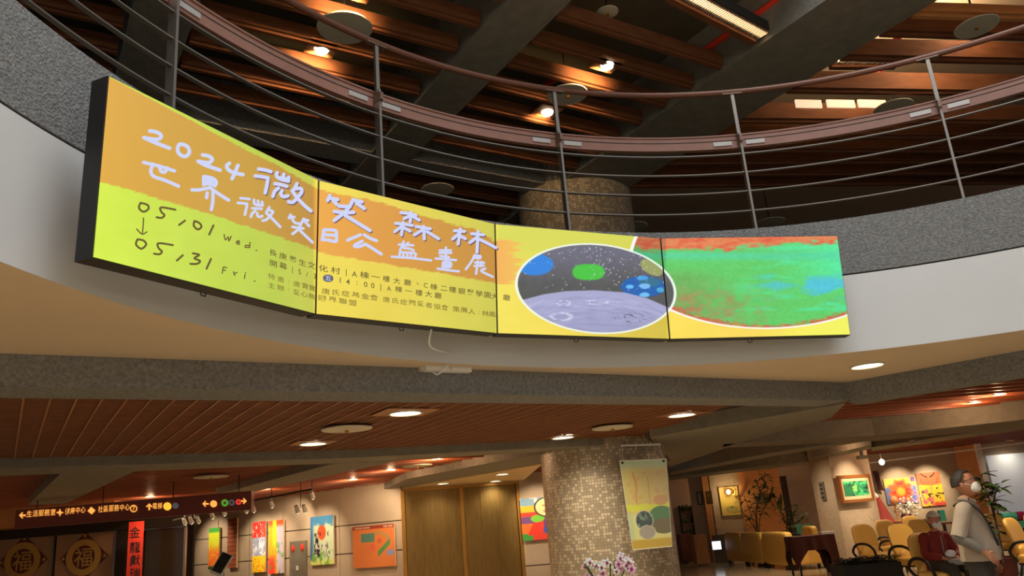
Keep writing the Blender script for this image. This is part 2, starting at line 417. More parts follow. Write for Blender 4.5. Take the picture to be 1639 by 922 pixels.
# ---- flat wood ceilings farther in, with fins
def woodceil(poly, z, d, sp, m, w=0.03, h=0.07, name='wood_ceiling', s0=-14, s1=40):
    poly = [np.array(p) for p in poly]
    g = struct(thing(name, None, None)); MB().prism([tuple(p) for p in poly], z+h, z+h+0.04).build('backing', m, g)
    d = np.array(d)/np.hypot(*d); n = np.array([-d[1], d[0]]); s = s0; k = 0; mb = None; mm = MB()
    while s < s1:
        r = clipline(n*s, d, poly)
        if r:
            A, B = n*s+d*r[0], n*s+d*r[1]; k += 1
            if k <= 140: MB().beam(A, B, w, z, z+h).build('fin', m, g)
            else: mm.beam(A, B, w, z, z+h)
        s += sp
    if mm.v: tag(mm.build('fins_far', m, g), kind='stuff')
    return g
g1, g2 = f1, f2
woodceil([f1+np.array([-.1, .1]), f2+np.array([-.1, .1]), np.array([3.5, 17.5]), np.array([3.5, 27.0]), np.array([-14, 27.0]), np.array([-14, 10.0])], ZL+0.02, (.903, .43), 0.32, 'wood_red', w=0.05, h=0.06)
bo1, bo2 = offs(sJ, b0, 0.30)
woodceil([bo1, bo2, np.array([30., 6.]), np.array([30., 34.]), np.array([3.52, 34.]), np.array([3.52, 12.4])], ZR-0.05, (1, .05), 0.40, 'wood_red', w=0.05, h=0.05)
# dropped ceiling over the gold doors
dc = [P2(650, 781, ZB-0.01), P2(868, 743, ZB-0.01), P2(832, 774, ZB-0.01), P2(648, 784, ZB-0.01)]
struct(MB().prism([tuple(p) for p in dc], ZB-0.01, ZB+0.1).build('ceiling_dropped', 'cream'))
# ---- column through both floors
cc = np.array([970, 0]); Cf = P2(962, 713, ZB); dirc = Cf/np.hypot(*Cf); CR = 0.985; CC = Cf+dirc*CR
def column(z0, z1, name):
    n = 96; mb = MB(); vs = []; fs = []
    for z in (z0, z1):
        for k in range(n+1): a = 2*math.pi*k/n; vs.append((CC[0]+CR*math.cos(a), CC[1]+CR*math.sin(a), z))
    for k in range(n): fs.append((k, k+1, n+2+k, n+1+k))
    mb.add(vs, fs); o = mb.build(name, 'mosaic', smooth=True); me = o.data; uv = me.uv_layers.new(name='UVMap'); T = 0.045; U = round(2*math.pi*CR/T)
    for li, l in enumerate(me.loops):
        vi = l.vertex_index; k = vi % (n+1); z = z0 if vi <= n else z1; uv.data[li].uv = (k/n*U, z/T)
    return struct(o)
column(0, ZB+0.2, 'column_1'); column(3.9, ZU+0.76, 'column_2')
# ================================================================== UPPER FLOOR CEILING
ug = struct(thing('ceiling_upper', None, None))
def ur(a0, a1, b0, b1, z0, z1, m, name):
    return MB().prism([tuple(ab(a0, b0)), tuple(ab(a1, b0)), tuple(ab(a1, b1)), tuple(ab(a0, b1))], z0, z1).build(name, m, ug)
k2 = K
ua = [(0.65*k2, 1.19*k2), (3.84*k2, 4.42*k2), (6.86*k2, 8.0*k2)]
for a0_, a1_ in ua: ur(a0_, a1_, 4.2 if a0_ < 6 else 2.0, 16, ZU, ZU+0.75, 'concrete_beam', 'beam')
ur(-2.55*k2, -2.0*k2, 4.2, 16, ZU, ZU+0.75, 'concrete_beam', 'beam')
ur(-6, 6.86*k2, 9.25*k2, 9.65*k2, ZU+0.01, ZU+0.7, 'concrete', 'beam')
MB().prism([tuple(ab(-9, 4.3)), tuple(ab(7.9, 4.3)), tuple(ab(7.9, 18)), tuple(ab(-9, 18))], ZU+0.75, ZU+0.85).build('slab', 'slab_dark', ug)
MB().prism([tuple(ab(7.9, 3.0)), tuple(ab(20, -4)), tuple(ab(22, 16)), tuple(ab(7.9, 18))], ZU+1.0, ZU+1.1).build('slab', 'plaster_beige', ug)
def board(a0_, a1_, b, h=0.19, w=0.10, z=ZU+0.02, m='wood_dark'):
    o = MB().beam(ab(a0_, b), ab(a1_, b), w, z+0.03, z+h).build('board', m, ug)
    MB().beam(ab(a0_, b+0.015), ab(a1_, b+0.015), w*0.55, z, z+0.03).build('board_lip', m, o, local=False)
    return o
secs = [(-2.0*k2, 0.65*k2), (1.19*k2, 3.84*k2), (4.42*k2, 6.86*k2)]
for si, (s0, s1) in enumerate(secs):
    b = 5.21*k2 if si < 2 else 5.70*k2
    while b < 13.5:
        if not (9.1*k2 < b < 9.75*k2): board(s0+0.04, s1-0.04, b)
        b += 0.49*k2
for b in np.arange(5.7, 12, 0.53): board(-6, -2.6*k2, b)
# right-hand sector turned a few degrees
A2 = np.array((.984, .18)); B2 = np.array((-.18, .984))
def board2(y, h, z=ZU, m='wood_dark', x0=1339, w=0.12):
    P = P2(1400, y, z); bcoord = P@B2; q = ab(8.0*k2, 0)
    # start on the beam's right side: solve P + t A2 on line a = 8.0k2
    t = (8.02*k2-P@A1)/(A2@A1); s = P+A2*t; e = P+A2*9
    o = MB().beam(s, e, w, z+0.04, z+h).build('board', m, ug); off = B2*0.02
    MB().beam(s+off, e+off, w*0.5, z, z+0.04).build('board_lip', m, o); return o
for y, h in ((-24, .3), (24, .16), (56, .30), (96, .28), (149, .30), (197, .30), (222, .3), (244, .3), (262, .3), (280, .3), (296, .3)):
    board2(y, h, m='wood_light' if y == 24 else 'wood_dark')
# glimpses of daylight panes between the boards
for i, (xa, xb) in enumerate(((1272, 1313), (1322, 1366), (1372, 1416))):
    p0, p1 = P2(xa, 159, ZU+0.15), P2(xb, 160, ZU+0.15)
    o = MB().beam(p0, p1, 0.03, ZU+0.02, ZU+0.14).build('window_%d' % (i+1), 'window_day'); struct(o)
# upper back walls, dark
struct(MB().beam(ab(-10, 15.5), ab(9, 15.5), 0.2, 3.9, ZU+0.8).build('wall_upper', 'concrete_dark'))
struct(MB().beam(ab(9, 15.5), ab(22, 9), 0.2, 3.9, ZU+1).build('wall_upper_right', 'concrete_dark'))
# ================================================================== LOWER WALLS
DL = 18.0
wl = struct(thing('wall_left', None, None))
def rectD(name, x0, x1, y0, y1, D, m, parent, th=0.05, dz=0.0):
    """upright board facing the camera between two pixel columns/rows at distance D"""
    a = atD(x0, y0, D); b = atD(x1, y1, D); za = atD((x0+x1)/2, y0, D)[2]; zb_ = atD((x0+x1)/2, y1, D)[2]
    xl = atD(x0, (y0+y1)/2, D)[0]; xr = atD(x1, (y0+y1)/2, D)[0]
    return MB().box(((xl+xr)/2, D+th/2, (za+zb_)/2), (xr-xl, th, abs(za-zb_))).build(name, m, parent)
_xr = atD(301, 890, DL)[0]
MB().box(((-16+_xr)/2, DL+0.3, 1.35), (_xr+16, 0.1, 2.9)).build('backing', 'void_dark', wl)
zt = atD(95, 857, DL)[2]
for i, (x0, x1) in enumerate(((-100, 86), (90, 186))):
    xl, xr = atD(x0, 890, DL)[0], atD(x1, 890, DL)[0]
    o = MB().box(((xl+xr)/2, DL, zt/2), (xr-xl, 0.05, zt)).build('door_%d' % (i+1), 'brown_door'); struct(o)
    MB().box((xr-0.02, DL-0.04, zt/2), (0.05, 0.04, zt)).build('edge_strip', 'steel', o)
    MB().tube([(xr-0.16, DL-0.09, 0.9), (xr-0.16, DL-0.09, 1.15)], 0.015).build('door_handle', 'steel', o)
xl, xr = atD(-200, 890, DL)[0], atD(300, 890, DL)[0]
MB().box(((xl+xr)/2, DL-0.05, zt+0.10), (xr-xl, 0.2, 0.2)).build('lintel', 'void_dark', wl)
xk = atD(205, 850, DL-0.6)[0]
MB().box(((xl+xk)/2-0.1, DL-0.6, zt+0.40), (xk-xl, 0.9, 0.40)).build('bulkhead', 'wood_light', wl)
MB().box((atD(197, 890, DL)[0], DL-0.05, 1.2), (0.22, 0.15, 2.4)).build('post', 'void_dark', wl)
dd = rectD('door_3', 231, 297, 846, 960, DL, 'glass_dark', None); struct(dd)
MB().box((atD(264, 846, DL)[0], DL-0.02, atD(264, 845, DL)[2]), (0.95, 0.05, 0.04)).build('door_rail', 'steel', dd)
MB().box((atD(296, 890, DL)[0], DL-0.02, 1.15), (0.04, 0.05, 2.3)).build('door_stile', 'steel', dd)
# painting wall of stone panels
W0 = np.array([atD(303, 880, 22.0)[0], 22.0]); W1 = np.array([atD(455, 870, 20.4)[0], 20.4]); W2 = np.array([atD(646, 850, 18.4)[0], 18.4])
WE = np.array([atD(832, 840, 19.2)[0], 19.2]); WF = np.array([atD(980, 830, 19.2)[0], 19.2])
wbk = struct(thing('wall_back', None, None))
def stonewall(A, B, n, parent, h0=0.0, rows=((0.04, .68), (.68, 1.26), (1.26, 1.88), (1.88, 2.75))):
    A = np.array(A); B = np.array(B); e = B-A; L = np.hypot(*e); u = e/L; nn = np.array([u[1], -u[0]])
    MB().beam(A, B, 0.04, 0, 2.75).build('backing', 'stone_joint', parent)
    for i in range(n):
        for z0, z1 in rows:
            p, q = A+e*(i/n)+u*0.008+nn*0.03, A+e*((i+1)/n)-u*0.008+nn*0.03
            MB().beam(p, q, 0.03, z0+0.012, z1-0.012).build('stone_panel', 'stone_panel', parent)
stonewall(W0, W1, 3, wbk); stonewall(W1, W2, 2, wbk); stonewall(WE, WF, 1, wbk)
# gold doors
zt2 = onwall(648, 783, W2, WE)[2]
e = WE-W2; L = np.hypot(*e); u = e/L
for i, (s0, s1) in enumerate(((0.02, 0.487), (0.513, 0.98))):
    o = MB().beam(W2+e*s0, W2+e*s1, 0.05, 0.0, zt2-0.05).build('door_%d' % (4+i), 'gold_panel'); struct(o)
    for s in np.linspace(s0, s1, 4)[1:3]: MB().beam(W2+e*s-u*.004+np.array([0, -.03]), W2+e*s+u*.004+np.array([0, -.03]), 0.01, 0, zt2-0.06).build('seam', 'brass', o)
for s in (0.0, 0.5, 1.0):
    o = MB().beam(W2+e*s-u*0.04, W2+e*s+u*0.04, 0.12, 0, zt2).build('trim_%d' % int(4+s*2), 'brass'); struct(o)
struct(MB().beam(W2, WE, 0.12, zt2-0.05, zt2).build('trim_7', 'brass'))
struct(MB().beam(W2, WE, 0.06, zt2, 2.75).build('trim_8', 'cream'))
# right part
DR = 27.0
wr = struct(thing('wall_right', None, None))
def wallpx(name, x0, D0, x1, D1, m, parent=None, z1=3.0, z0=0.0, th=0.15, ym=815):
    A = atD(x0, ym, D0)[:2]; B = atD(x1, ym, D1)[:2]; return MB().beam(A, B, th, z0, z1).build(name, m, parent), A, B
wallpx('wall_section', 1060, 30.5, 1120, 30, 'concrete_dark', wr)
wallpx('wall_section', 1108, 27.4, 1142, 27.2, 'stone_panel', wr)
wallpx('wood_post', 1129, 27.0, 1139, 27.0, 'wood_light', wr)
_, R1a, R1b = wallpx('wall_section', 1141, 27, 1190, 27, 'texture_wall', wr)
_, O1a, O1b = wallpx('wall_section', 1189, 26.9, 1256, 26.5, 'orange_wall', wr)
_, G1a, G1b = wallpx('wall_section', 1240, 31, 1320, 31, 'stone_panel', wr)
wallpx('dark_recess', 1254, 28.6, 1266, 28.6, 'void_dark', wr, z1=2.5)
_, Q1a, Q1b = wallpx('wall_section', 1395, 26.8, 1552, 26.8, 'texture_wall', wr)
wallpx('slat_wall', 1550, 26.6, 1585, 26.2, 'wood_light', wr)
wallpx('wall_section', 1580, 26.4, 1760, 26.0, 'stone_panel', wr)
wallpx('low_partition', 1134, 26.4, 1162, 26.2, 'concrete_dark', wr, z1=.82)
# rectangular pillar with rough plaster
q0, q1, q2 = atD(1306, 806, 21.6)[:2], atD(1340, 806, 20.2)[:2], atD(1404, 806, 21.2)[:2]
pil = struct(MB().prism([tuple(q0), tuple(q1), tuple(q2), tuple(q2+q0-q1)], 0, 3.0).build('column_3', 'texture_wall'))
# doorway at the far end of the hall
o = rectD('door_6', 1078, 1101, 795, 862, 30.2, 'wood_light', None); struct(o)
rectD('door_frame', 1073, 1110, 781, 858, 30.3, 'void_dark', o, th=0.02)
rectD('glow_strip', 1070, 1110, 769, 780, 30.2, 'orange_wall', o, th=0.05)
# window with blind at the right
wn = rectD('window_4', 1590, 1700, 724, 832, 26.0, 'blind_day', None); struct(wn)
zz = atD(1575, 780, 25.9)
MB().box((atD(1585, 800, 25.9)[0], 25.9, 1.6), (0.16, 0.12, 2.6)).build('mullion', 'white_plastic', wn)
# side walls that close the hall a little outside the frame
struct(MB().beam((-14, 4), (-14, 24), 0.2, 0, 3).build('wall_side', 'stone_panel'))
struct(MB().beam((-14, 24), (30, 34), 0.2, 0, 3).build('wall_far', 'stone_panel'))
# ================================================================== RAILING
mat('plate_metal', (172, 166, 158), .4, metal=.3)
rl = thing('balcony_railing', 'curved steel balcony railing with thin rods and brown wooden rail above the screens', 'railing', (RC[0], RC[1], CT))
RL = 4.89
def arc(R, z, a0, a1, n): return [ringpt(a, R)+(z,) for a in np.linspace(a0, a1, n)]
MB().tube(arc(RL, 5.665, -20, 200, 160), 0.030, 10).build('handrail', 'rail_pipe', rl, smooth=True)
wc = ringband(RL+0.05, RL+0.10, 5.055, 5.19, -20, 200, 150).build('wooden_rail', 'wood_cap', rl, smooth=True)
ringband(RL+0.046, RL+0.051, 5.138, 5.144, -20, 200, 150).build('groove', 'black_soft', wc)
ringband(RL+0.04, RL+0.11, 5.19, 5.205, -20, 200, 150).build('top_strip', 'wood_cap', wc)
for z in (4.958, 4.752, 4.546, 4.335): ringband(RL-0.018, RL+0.018, z-.005, z+.005, -20, 200, 150).build('rod', 'steel', rl, smooth=True)
for k in range(-4, 6):
    ph = 89.5+22.4*k-22.4*0; rz = math.radians(ph); p = ringpt(ph, RL)
    if k == 5: continue
    post = MB().box((p[0], p[1], (3.92+5.19)/2), (0.075, 0.022, 5.19-3.92), rz).build('post', 'steel', rl)
    MB().box((p[0], p[1], 5.41), (0.032, 0.034, 0.48), rz).build('upper_stem', 'steel', post)
    q = ringpt(ph, RL-0.01); MB().box((q[0], q[1], 5.115), (0.11, 0.03, 0.07), rz).build('bracket', 'steel_brown', post)
    MB().box((p[0], p[1], 5.64), (0.05, 0.20, 0.012), rz).build('saddle', 'steel_brown', post)
    for s in (-1, 1):
        a = ph+s*1.95; q = ringpt(a, RL+0.044)
        sp = MB().box((q[0], q[1], 5.105), (0.010, 0.19, 0.045), math.radians(a)).build('splice_plate', 'plate_metal', post)
# ================================================================== VIDEO WALL: four screens
RP = 4.328
SB = [oncyl(x, y, RP) for x, y in ((147, 412), (505, 503), (796, 534), (1072, 543), (1362, 536))]
ST = [oncyl(x, y, RP) for x, y in ((173, 120), (510, 288), (792, 358), (1057, 381), (1341, 377))]
def lerp3(stops, x):
    xs = [s[0] for s in stops]; return np.stack([np.interp(x, xs, [s[1][k] for s in stops]) for k in range(3)], -1)
def art(X, Y):
    """the exhibition artwork that runs across the four screens"""
    n1 = fbm(X/9.0, Y/1.6, 1); n2 = fbm(X/40, Y/30, 2)
    yel = lerp3([(150, (214, 238, 74)), (300, (200, 222, 80)), (440, (188, 205, 78)), (500, (196, 198, 78)), (506, (243, 220, 84)), (620, (232, 210, 80)), (700, (224, 210, 82)), (792, (205, 200, 78)), (797, (245, 228, 92)), (880, (246, 222, 88)), (960, (230, 208, 80)), (1066, (214, 190, 66)), (1074, (252, 222, 84)), (1200, (248, 216, 88)), (1290, (246, 238, 92)), (1362, (242, 244, 96))], X)
    org = lerp3([(150, (226, 172, 68)), (260, (214, 164, 68)), (400, (202, 158, 66)), (500, (190, 142, 62)), (506, (238, 170, 70)), (600, (224, 156, 66)), (700, (208, 150, 62)), (792, (200, 142, 60)), (797, (244, 178, 86)), (840, (240, 196, 84))], X)
    col = yel+(n2[..., None]-0.5)*10
    # upper yellow rim and lower edge of the orange brush stroke
    rough = (n1-0.5)*7
    up = np.interp(X, [173, 300, 405, 440, 505, 515, 600, 690, 760, 792, 797, 1200], [122, 190, 246, 262, 301, 304, 322, 349, 367, 386, 383, 383])+rough*np.interp(X, [170, 380, 800], [.15, .6, 1.6])
    lo = np.interp(X, [150, 205, 330, 450, 505, 508, 560, 620, 700, 793, 797, 900], [289, 303, 341, 380, 399, 404, 413, 423, 436, 453, 455, 455])+rough*0.9
    band = sm(-1, 1, Y-up)*sm(-1, 1, lo-Y)
    edge = np.where(X > 797, sm(8, -6, X-(812+34*(fbm(X/200, Y/3.0, 7)-0.2)*1.6)), 1.0)
    col = col*(1-(band*edge)[..., None])+org*(band*edge)[..., None]
    # upper yellow of the third screen is greener
    m3 = (X > 797)*(1-band*edge)*sm(470, 380, Y); col = over(col, (212, 216, 84), m3*0.85)
    # large landscape circle of the fourth screen
    e2 = ((X-1225)/214.0)**2+((Y-424)/101.0)**2
    top = Y < 424; e2 = np.where(top, ((X-1225)/216.0)**2+((Y-424)/150.0)**2, e2)
    inn = sm(1.0, 0.985, e2); w = fbm(X/14, Y/5, 21); w2 = fbm(X/45, Y/12, 22); w3 = fbm(X/5, Y/3, 23)
    v = (Y-380)/140.0
    g = np.zeros(X.shape+(3,))+np.array((96, 204, 100.))
    g = over(g, (84, 226, 150), sm(.45, .75, fbm(X/70, Y/9, 31))*0.9*sm(1100, 1250, X))
    g = over(g, (84, 240, 170), sm(1230, 1345, X)*sm(.75, .35, v)*0.75)
    g = over(g, (84, 212, 160), sm(0.09, 0.0, np.abs(v-0.225+0.03*w2))*0.8)
    g = over(g, (80, 196, 214), sm(.5, .7, w2)*sm(0.22, 0.0, np.abs(v-0.56))*sm(1180, 1260, X)*1.2)
    g = over(g, (78, 196, 216), sm(30, 4, np.abs(X-1243)*0.5+np.abs(Y-457)*2.2)*0.8)
    g = over(g, (108, 172, 84), sm(1190, 1090, X)*sm(.3, .5, v)*0.8)
    g = over(g, (168, 156, 84), sm(.36, .84, w*.6+w3*.4)*sm(1240, 1110, X)*sm(.38, .7, v)*0.75)
    g = over(g, (184, 120, 80), sm(.34, .80, fbm(X/16, Y/9, 33)*.65+w3*.35)*sm(1270, 1150, X)*sm(.5, .8, v)*.9)
    rim = sm(.86, .97, e2+(w3-.5)*.22)*(Y > 430); g = over(g, (212, 92, 60), rim*0.95); g = over(g, (180, 170, 70), rim*sm(.5, .62, w)*0.8)
    redtop = sm(3, -4, Y-(np.interp(X, [1010, 1060, 1160, 1250, 1341], [398, 401, 399, 391, 387])+(w-.5)*14)); redtop = redtop*sm(-6, 2, 2*(w3-.35)*10+6); g = over(g, (232, 128, 78), redtop*.95); g = over(g, (224, 88, 56), redtop*sm(.4, .8, w)*0.9)
    g = g+(w3[..., None]-.5)*18
    dark = np.where(X < 1066, 0.86, 1.0)[..., None]
    col = col*(1-inn[..., None])+g*dark*inn[..., None]
    ring = sm(.018, .008, np.abs(np.sqrt(e2)-1.004))*np.where((Y < 430) & (X > 1066), 0, 1); col = over(col, (250, 246, 240), ring)
    # moon picture in the ellipse
    a = math.radians(5.2); dx, dy = X-953.5, Y-462; ex = dx*math.cos(a)+dy*math.sin(a); ey = -dx*math.sin(a)+dy*math.cos(a); e = np.sqrt((ex/126.0)**2+(ey/70.0)**2)
    sp = np.zeros(X.shape+(3,))+np.array((84, 84, 82.)); sp = over(sp, (112, 110, 128), sm(470, 395, Y)*0.9); sp = sp+(fbm(X/8, Y/8, 41)[..., None]-.5)*12
    sp = over(sp, (48, 132, 222), sm(1.06, .94, np.hypot((X-857)/29.0, (Y-424-.0*(X-857))/17.5)+(fbm(X/12, Y/12, 5)-.5)*.2)*sm(444, 438, Y+(X-857)*.1))
    sp = over(sp, (72, 196, 62), sm(1.05, .85, (np.abs((X-942)/27.0)**2.6+np.abs((Y-435.5)/13.5)**2.6)**(1/2.6)))
    sp = over(sp, (156, 160, 98), sm(1.1, .92, np.hypot((X-1043)/18.0, (Y-428-(X-1043)*.35)/12.0)))
    sp = over(sp, (28, 96, 176), sm(1.08, .88, np.hypot((X-1029)/36.0, (Y-459)/17.5)+(fbm(X/9, Y/9, 51)-.5)*.25)); sp = over(sp, (60, 120, 128), sm(1, .6, np.hypot((X-1040)/22.0, (Y-452)/9.0))*.7)
    for cx, cy, rx, ry, c in ((1028, 445, 9, 4, (72, 158, 226)), (1008, 459, 6.5, 3.5, (104, 190, 242)), (1031, 458, 9, 4.5, (122, 186, 240)), (1057, 464, 6, 4, (70, 168, 214)), (1032, 472, 8, 3.8, (112, 192, 240))):
        sp = over(sp, c, sm(1.15, .8, np.hypot((X-cx)/rx, (Y-cy)/ry)+(fbm(X/4, Y/4, 61)-.5)*.5))
    rs = np.random.RandomState(5)
    for _ in range(150):
        q = rs.rand(); cx = rs.normal(975, 34) if q < .45 else rs.uniform(836, 1070); cy = rs.normal(418+(cx-960)*.22, 12) if q < .45 else rs.uniform(398, 468); b = rs.uniform(.35, 1) ; r = rs.uniform(.5, 1.0)
        sp = over(sp, (215, 220, 225), b*sm(1.5, .6, np.hypot((X-cx)/r, (Y-cy)/(r*1.1))))
    ym = np.interp(X, [825, 840, 870, 905, 950, 1000, 1035, 1072], [482, 479, 471, 466, 464.5, 468, 477, 493]); mo = sm(-1, 1.2, Y-ym)
    mc = np.zeros(X.shape+(3,))+np.array((168, 168, 206.)); st = fbm(X/22, (Y-ym)/3.2, 71); mc = mc+(st[..., None]-.5)*58*sm(4, 14, Y-ym)[..., None]; mc = over(mc, (150, 150, 188), sm(12, 60, Y-ym)*.6)
    for cx, cy, rx, ry in ((898, 507, 16, 6), (903, 485, 10, 4), (955, 484, 16, 3)): mc = over(mc, (206, 208, 232), sm(.35, .1, np.abs(np.hypot((X-cx)/rx, (Y-cy)/ry)-1))*sm(.35, .6, fbm(X/4, Y/3, 81)))
    mc = over(mc, (96, 96, 118), sm(.62, .72, fbm(X/4, Y/2.2, 82))*sm(40, 8, np.abs(X-1008))*sm(12, 4, np.abs(Y-509)))
    sp = sp*(1-mo[..., None])+mc*mo[..., None]
    ie = sm(1.0, .985, e); col = col*(1-ie[..., None])+sp*ie[..., None]
    col = over(col, (240, 248, 244), sm(.022, .010, np.abs(e-1.012)))
    return col
SL = ['first screen from the left, orange and lime with a handwritten 2024 title and dates', 'second screen from the left, orange and yellow with handwriting and small print',
      'third screen from the left, oval moon and planets painting on yellow', 'rightmost screen, red, green and turquoise landscape painting over yellow']
screens = []; SPL = []
for i in range(4):
    b0_, b1_, t0_, t1_ = SB[i], SB[i+1], ST[i], ST[i+1]; e = (b1_-b0_); e[2] = 0; e /= np.linalg.norm(e); n = np.array([-e[1], e[0], 0])
    root = thing('display_screen', SL[i], 'screen', (b0_+b1_)/2, 0, None); screens.append(root)
    # flatten the top corners into the plane of the panel
    def inpl(x, y): return onplane(x, y, b0_, n)
    tp = ((173, 120), (510, 288), (792, 358), (1057, 381), (1341, 377)); T0, T1 = inpl(*tp[i]), inpl(*tp[i+1]); g = 0.003
    c0, c1, c2, c3 = b0_+e*g, b1_-e*g, T1-e*g, T0+e*g
    MB().add([c0+n*.004, c1+n*.004, c2+n*.004, c3+n*.004, c0+n*.11, c1+n*.11, c2+n*.11, c3+n*.11], [(0, 1, 2, 3), (7, 6, 5, 4), (0, 4, 5, 1), (1, 5, 6, 2), (2, 6, 7, 3), (3, 7, 4, 0)]).build('casing', 'black', root)
    ins = 0.004; uz = np.array([0, 0, 1.0]); p = [c0+e*ins+uz*ins, c1-e*ins+uz*ins, c3+e*ins-uz*ins, c2-e*ins-uz*ins]
    picture('screen_image', p[0], p[1], p[2], p[3], 330, 190, art, 'screen_image', root, usepx=True)
    mid = (c0+c1+c2+c3)/4; rz = math.atan2(e[1], e[0])
    MB().box(mid+n*.16, (1.0, .10, .45), rz).build('wall_mount', 'black_soft', root)
    for s in (.12, .88): MB().box(c0*(1-s)+c1*s+n*.17+uz*.42, (.06, .12, .62), rz).build('bracket', 'black_soft', root)
    h0 = c0*.55+c1*.45+n*.06-uz*.012; MB().tube([h0-e*.02, h0-e*.015-uz*.02, h0+e*.015-uz*.02, h0+e*.02], .004, 6).build('hanger_hook', 'black', root)
    SPL.append((b0_, n, e))
seam = [(147+26/292*0, 0)]
def panel_of(x, y):
    for i in range(3):
        (xb, yb), (xt, yt) = ((505, 503), (796, 534), (1072, 543))[i], ((510, 288), (792, 358), (1057, 381))[i]
        if x < xb+(xt-xb)*(y-yb)/(yt-yb): return i
    return 3
def putpx(mb, vs, fs, off=0.003):
    cx = sum(v[0] for v in vs)/len(vs); cy = sum(v[1] for v in vs)/len(vs); i = panel_of(cx, cy); P, n, e = SPL[i]
    mb[i].add([onplane(x, y, P-n*off, n) for x, y in vs], fs)
def ribbon(mb, pts, w, off=0.003, dx=0, dy=0, smooth=True):
    pts = [np.array(p, float)+(dx, dy) for p in pts]
    if smooth and len(pts) > 2:      # Catmull-Rom
        q = [pts[0]]+pts+[pts[-1]]; out = []
        for i in range(1, len(q)-2):
            for t in np.linspace(0, 1, 5)[:-1]:
                out.append(.5*((2*q[i])+(-q[i-1]+q[i+1])*t+(2*q[i-1]-5*q[i]+4*q[i+1]-q[i+2])*t*t+(-q[i-1]+3*q[i]-3*q[i+1]+q[i+2])*t**3))
        pts = out+[pts[-1]]
    for i, p in enumerate(pts):
        k = 10; vs = [(p[0]+w/2*math.cos(2*math.pi*j/k), p[1]+w/2*math.sin(2*math.pi*j/k)) for j in range(k)]; putpx(mb, vs, [tuple(range(k))], off)
        if i:
            d = p-pts[i-1]; L = np.hypot(*d)
            if L > 1e-3: nn = np.array([-d[1], d[0]])/L*w/2; putpx(mb, [tuple(a) for a in (pts[i-1]-nn, p-nn, p+nn, pts[i-1]+nn)], [(0, 1, 2, 3)], off)
def strokes(o, s, lst, w, sh=False, tgt=None, cuts=(), m='ink_white'):
    cs = [0]+list(cuts)+[len(lst)]
    for a_, b_ in zip(cs[:-1], cs[1:]):
        W_ = [MB() for _ in range(4)]; S_ = [MB() for _ in range(4)]
        for st in lst[a_:b_]:
            pts = [(o[0]+x/s, o[1]+y/s) for x, y in st]
            if sh: ribbon(S_, pts, w, .0025, 1.5, 2.0)
            ribbon(W_, pts, w, .0032)
        for i in range(4):
            if S_[i].v: S_[i].build('character_shadow', 'ink_shadow', screens[i])
            if W_[i].v: W_[i].build('character', m, screens[i])
brown = 'ink_brown'
oA, sA_ = (220, 190), 9.106
strokes(oA, sA_, [[(180, 178), (260, 190), (330, 222), (345, 265), (300, 300), (200, 295), (95, 275)], [(95, 275), (250, 345), (470, 430)], [(615, 370), (585, 430), (605, 505), (690, 552), (755, 500), (740, 420), (680, 380), (615, 370)],
   [(950, 528), (1040, 545), (1090, 590), (1050, 640), (970, 635), (885, 620)], [(885, 620), (1000, 680), (1205, 750)], [(1340, 650), (1300, 690), (1330, 745), (1400, 785), (1540, 815)], [(1465, 680), (1420, 790), (1380, 875)]], 5.9, cuts=(2, 3, 5))
oB = (220, 250)
strokes(oB, 9.106, [[(90, 90), (300, 140), (540, 215)], [(225, 115), (195, 220), (240, 295), (400, 350), (600, 438)], [(320, 140), (345, 220), (400, 230), (435, 170)], [(965, 295), (968, 420)], [(970, 295), (1090, 320), (1150, 375), (1130, 435)], [(970, 410), (1040, 400), (1125, 425)],
   [(975, 350), (1140, 370)], [(1045, 310), (1050, 410)], [(795, 490), (900, 490), (1060, 460)], [(1060, 460), (1200, 560), (1330, 640)], [(1018, 535), (1008, 605)], [(1100, 520), (1100, 650), (1078, 780)]], 5.4, cuts=(3,))
oC = (370, 260)
strokes(oC, 11.38, [[(500, 120), (620, 138), (725, 168)], [(440, 245), (570, 262), (670, 280)], [(672, 285), (655, 400), (620, 555)], [(838, 185), (830, 250), (900, 305), (1045, 340)], [(960, 215), (945, 310)], [(1048, 270), (1040, 335)], [(880, 280), (1000, 300)],
   [(795, 388), (900, 402), (1015, 435)], [(860, 468), (790, 530), (760, 620)], [(925, 515), (905, 580), (960, 625), (1035, 605)], [(1200, 385), (1150, 480), (1112, 520)], [(1170, 480), (1265, 475), (1285, 540), (1200, 650), (1120, 725), (1045, 715)], [(1120, 525), (1200, 640), (1330, 780), (1455, 885)]], 5.7, True)
oD = (370, 310)
strokes(oD, 10.24, [[(155, 72), (300, 88)], [(110, 150), (260, 165)], [(262, 170), (245, 260), (225, 345)], [(375, 100), (380, 160), (440, 190), (515, 192)], [(440, 115), (450, 180)], [(505, 135), (518, 190)], [(345, 238), (500, 250)], [(395, 285), (345, 325), (325, 380)], [(430, 320), (432, 362), (470, 382), (510, 365)],
   [(625, 222), (575, 310)], [(605, 265), (685, 292), (650, 350), (580, 425), (515, 442)], [(580, 320), (650, 385), (805, 545)], [(975, 345), (948, 400)], [(970, 372), (1035, 385)], [(990, 395), (1030, 462)], [(1190, 412), (1155, 480), (1115, 560), (1060, 620), (1005, 660)], [(1190, 422), (1262, 440)],
   [(1215, 462), (1278, 530)], [(1050, 480), (1130, 495)], [(1005, 545), (1185, 570)], [(1125, 600), (1335, 800)]], 4.3, cuts=(12,))
oE = (500, 300)
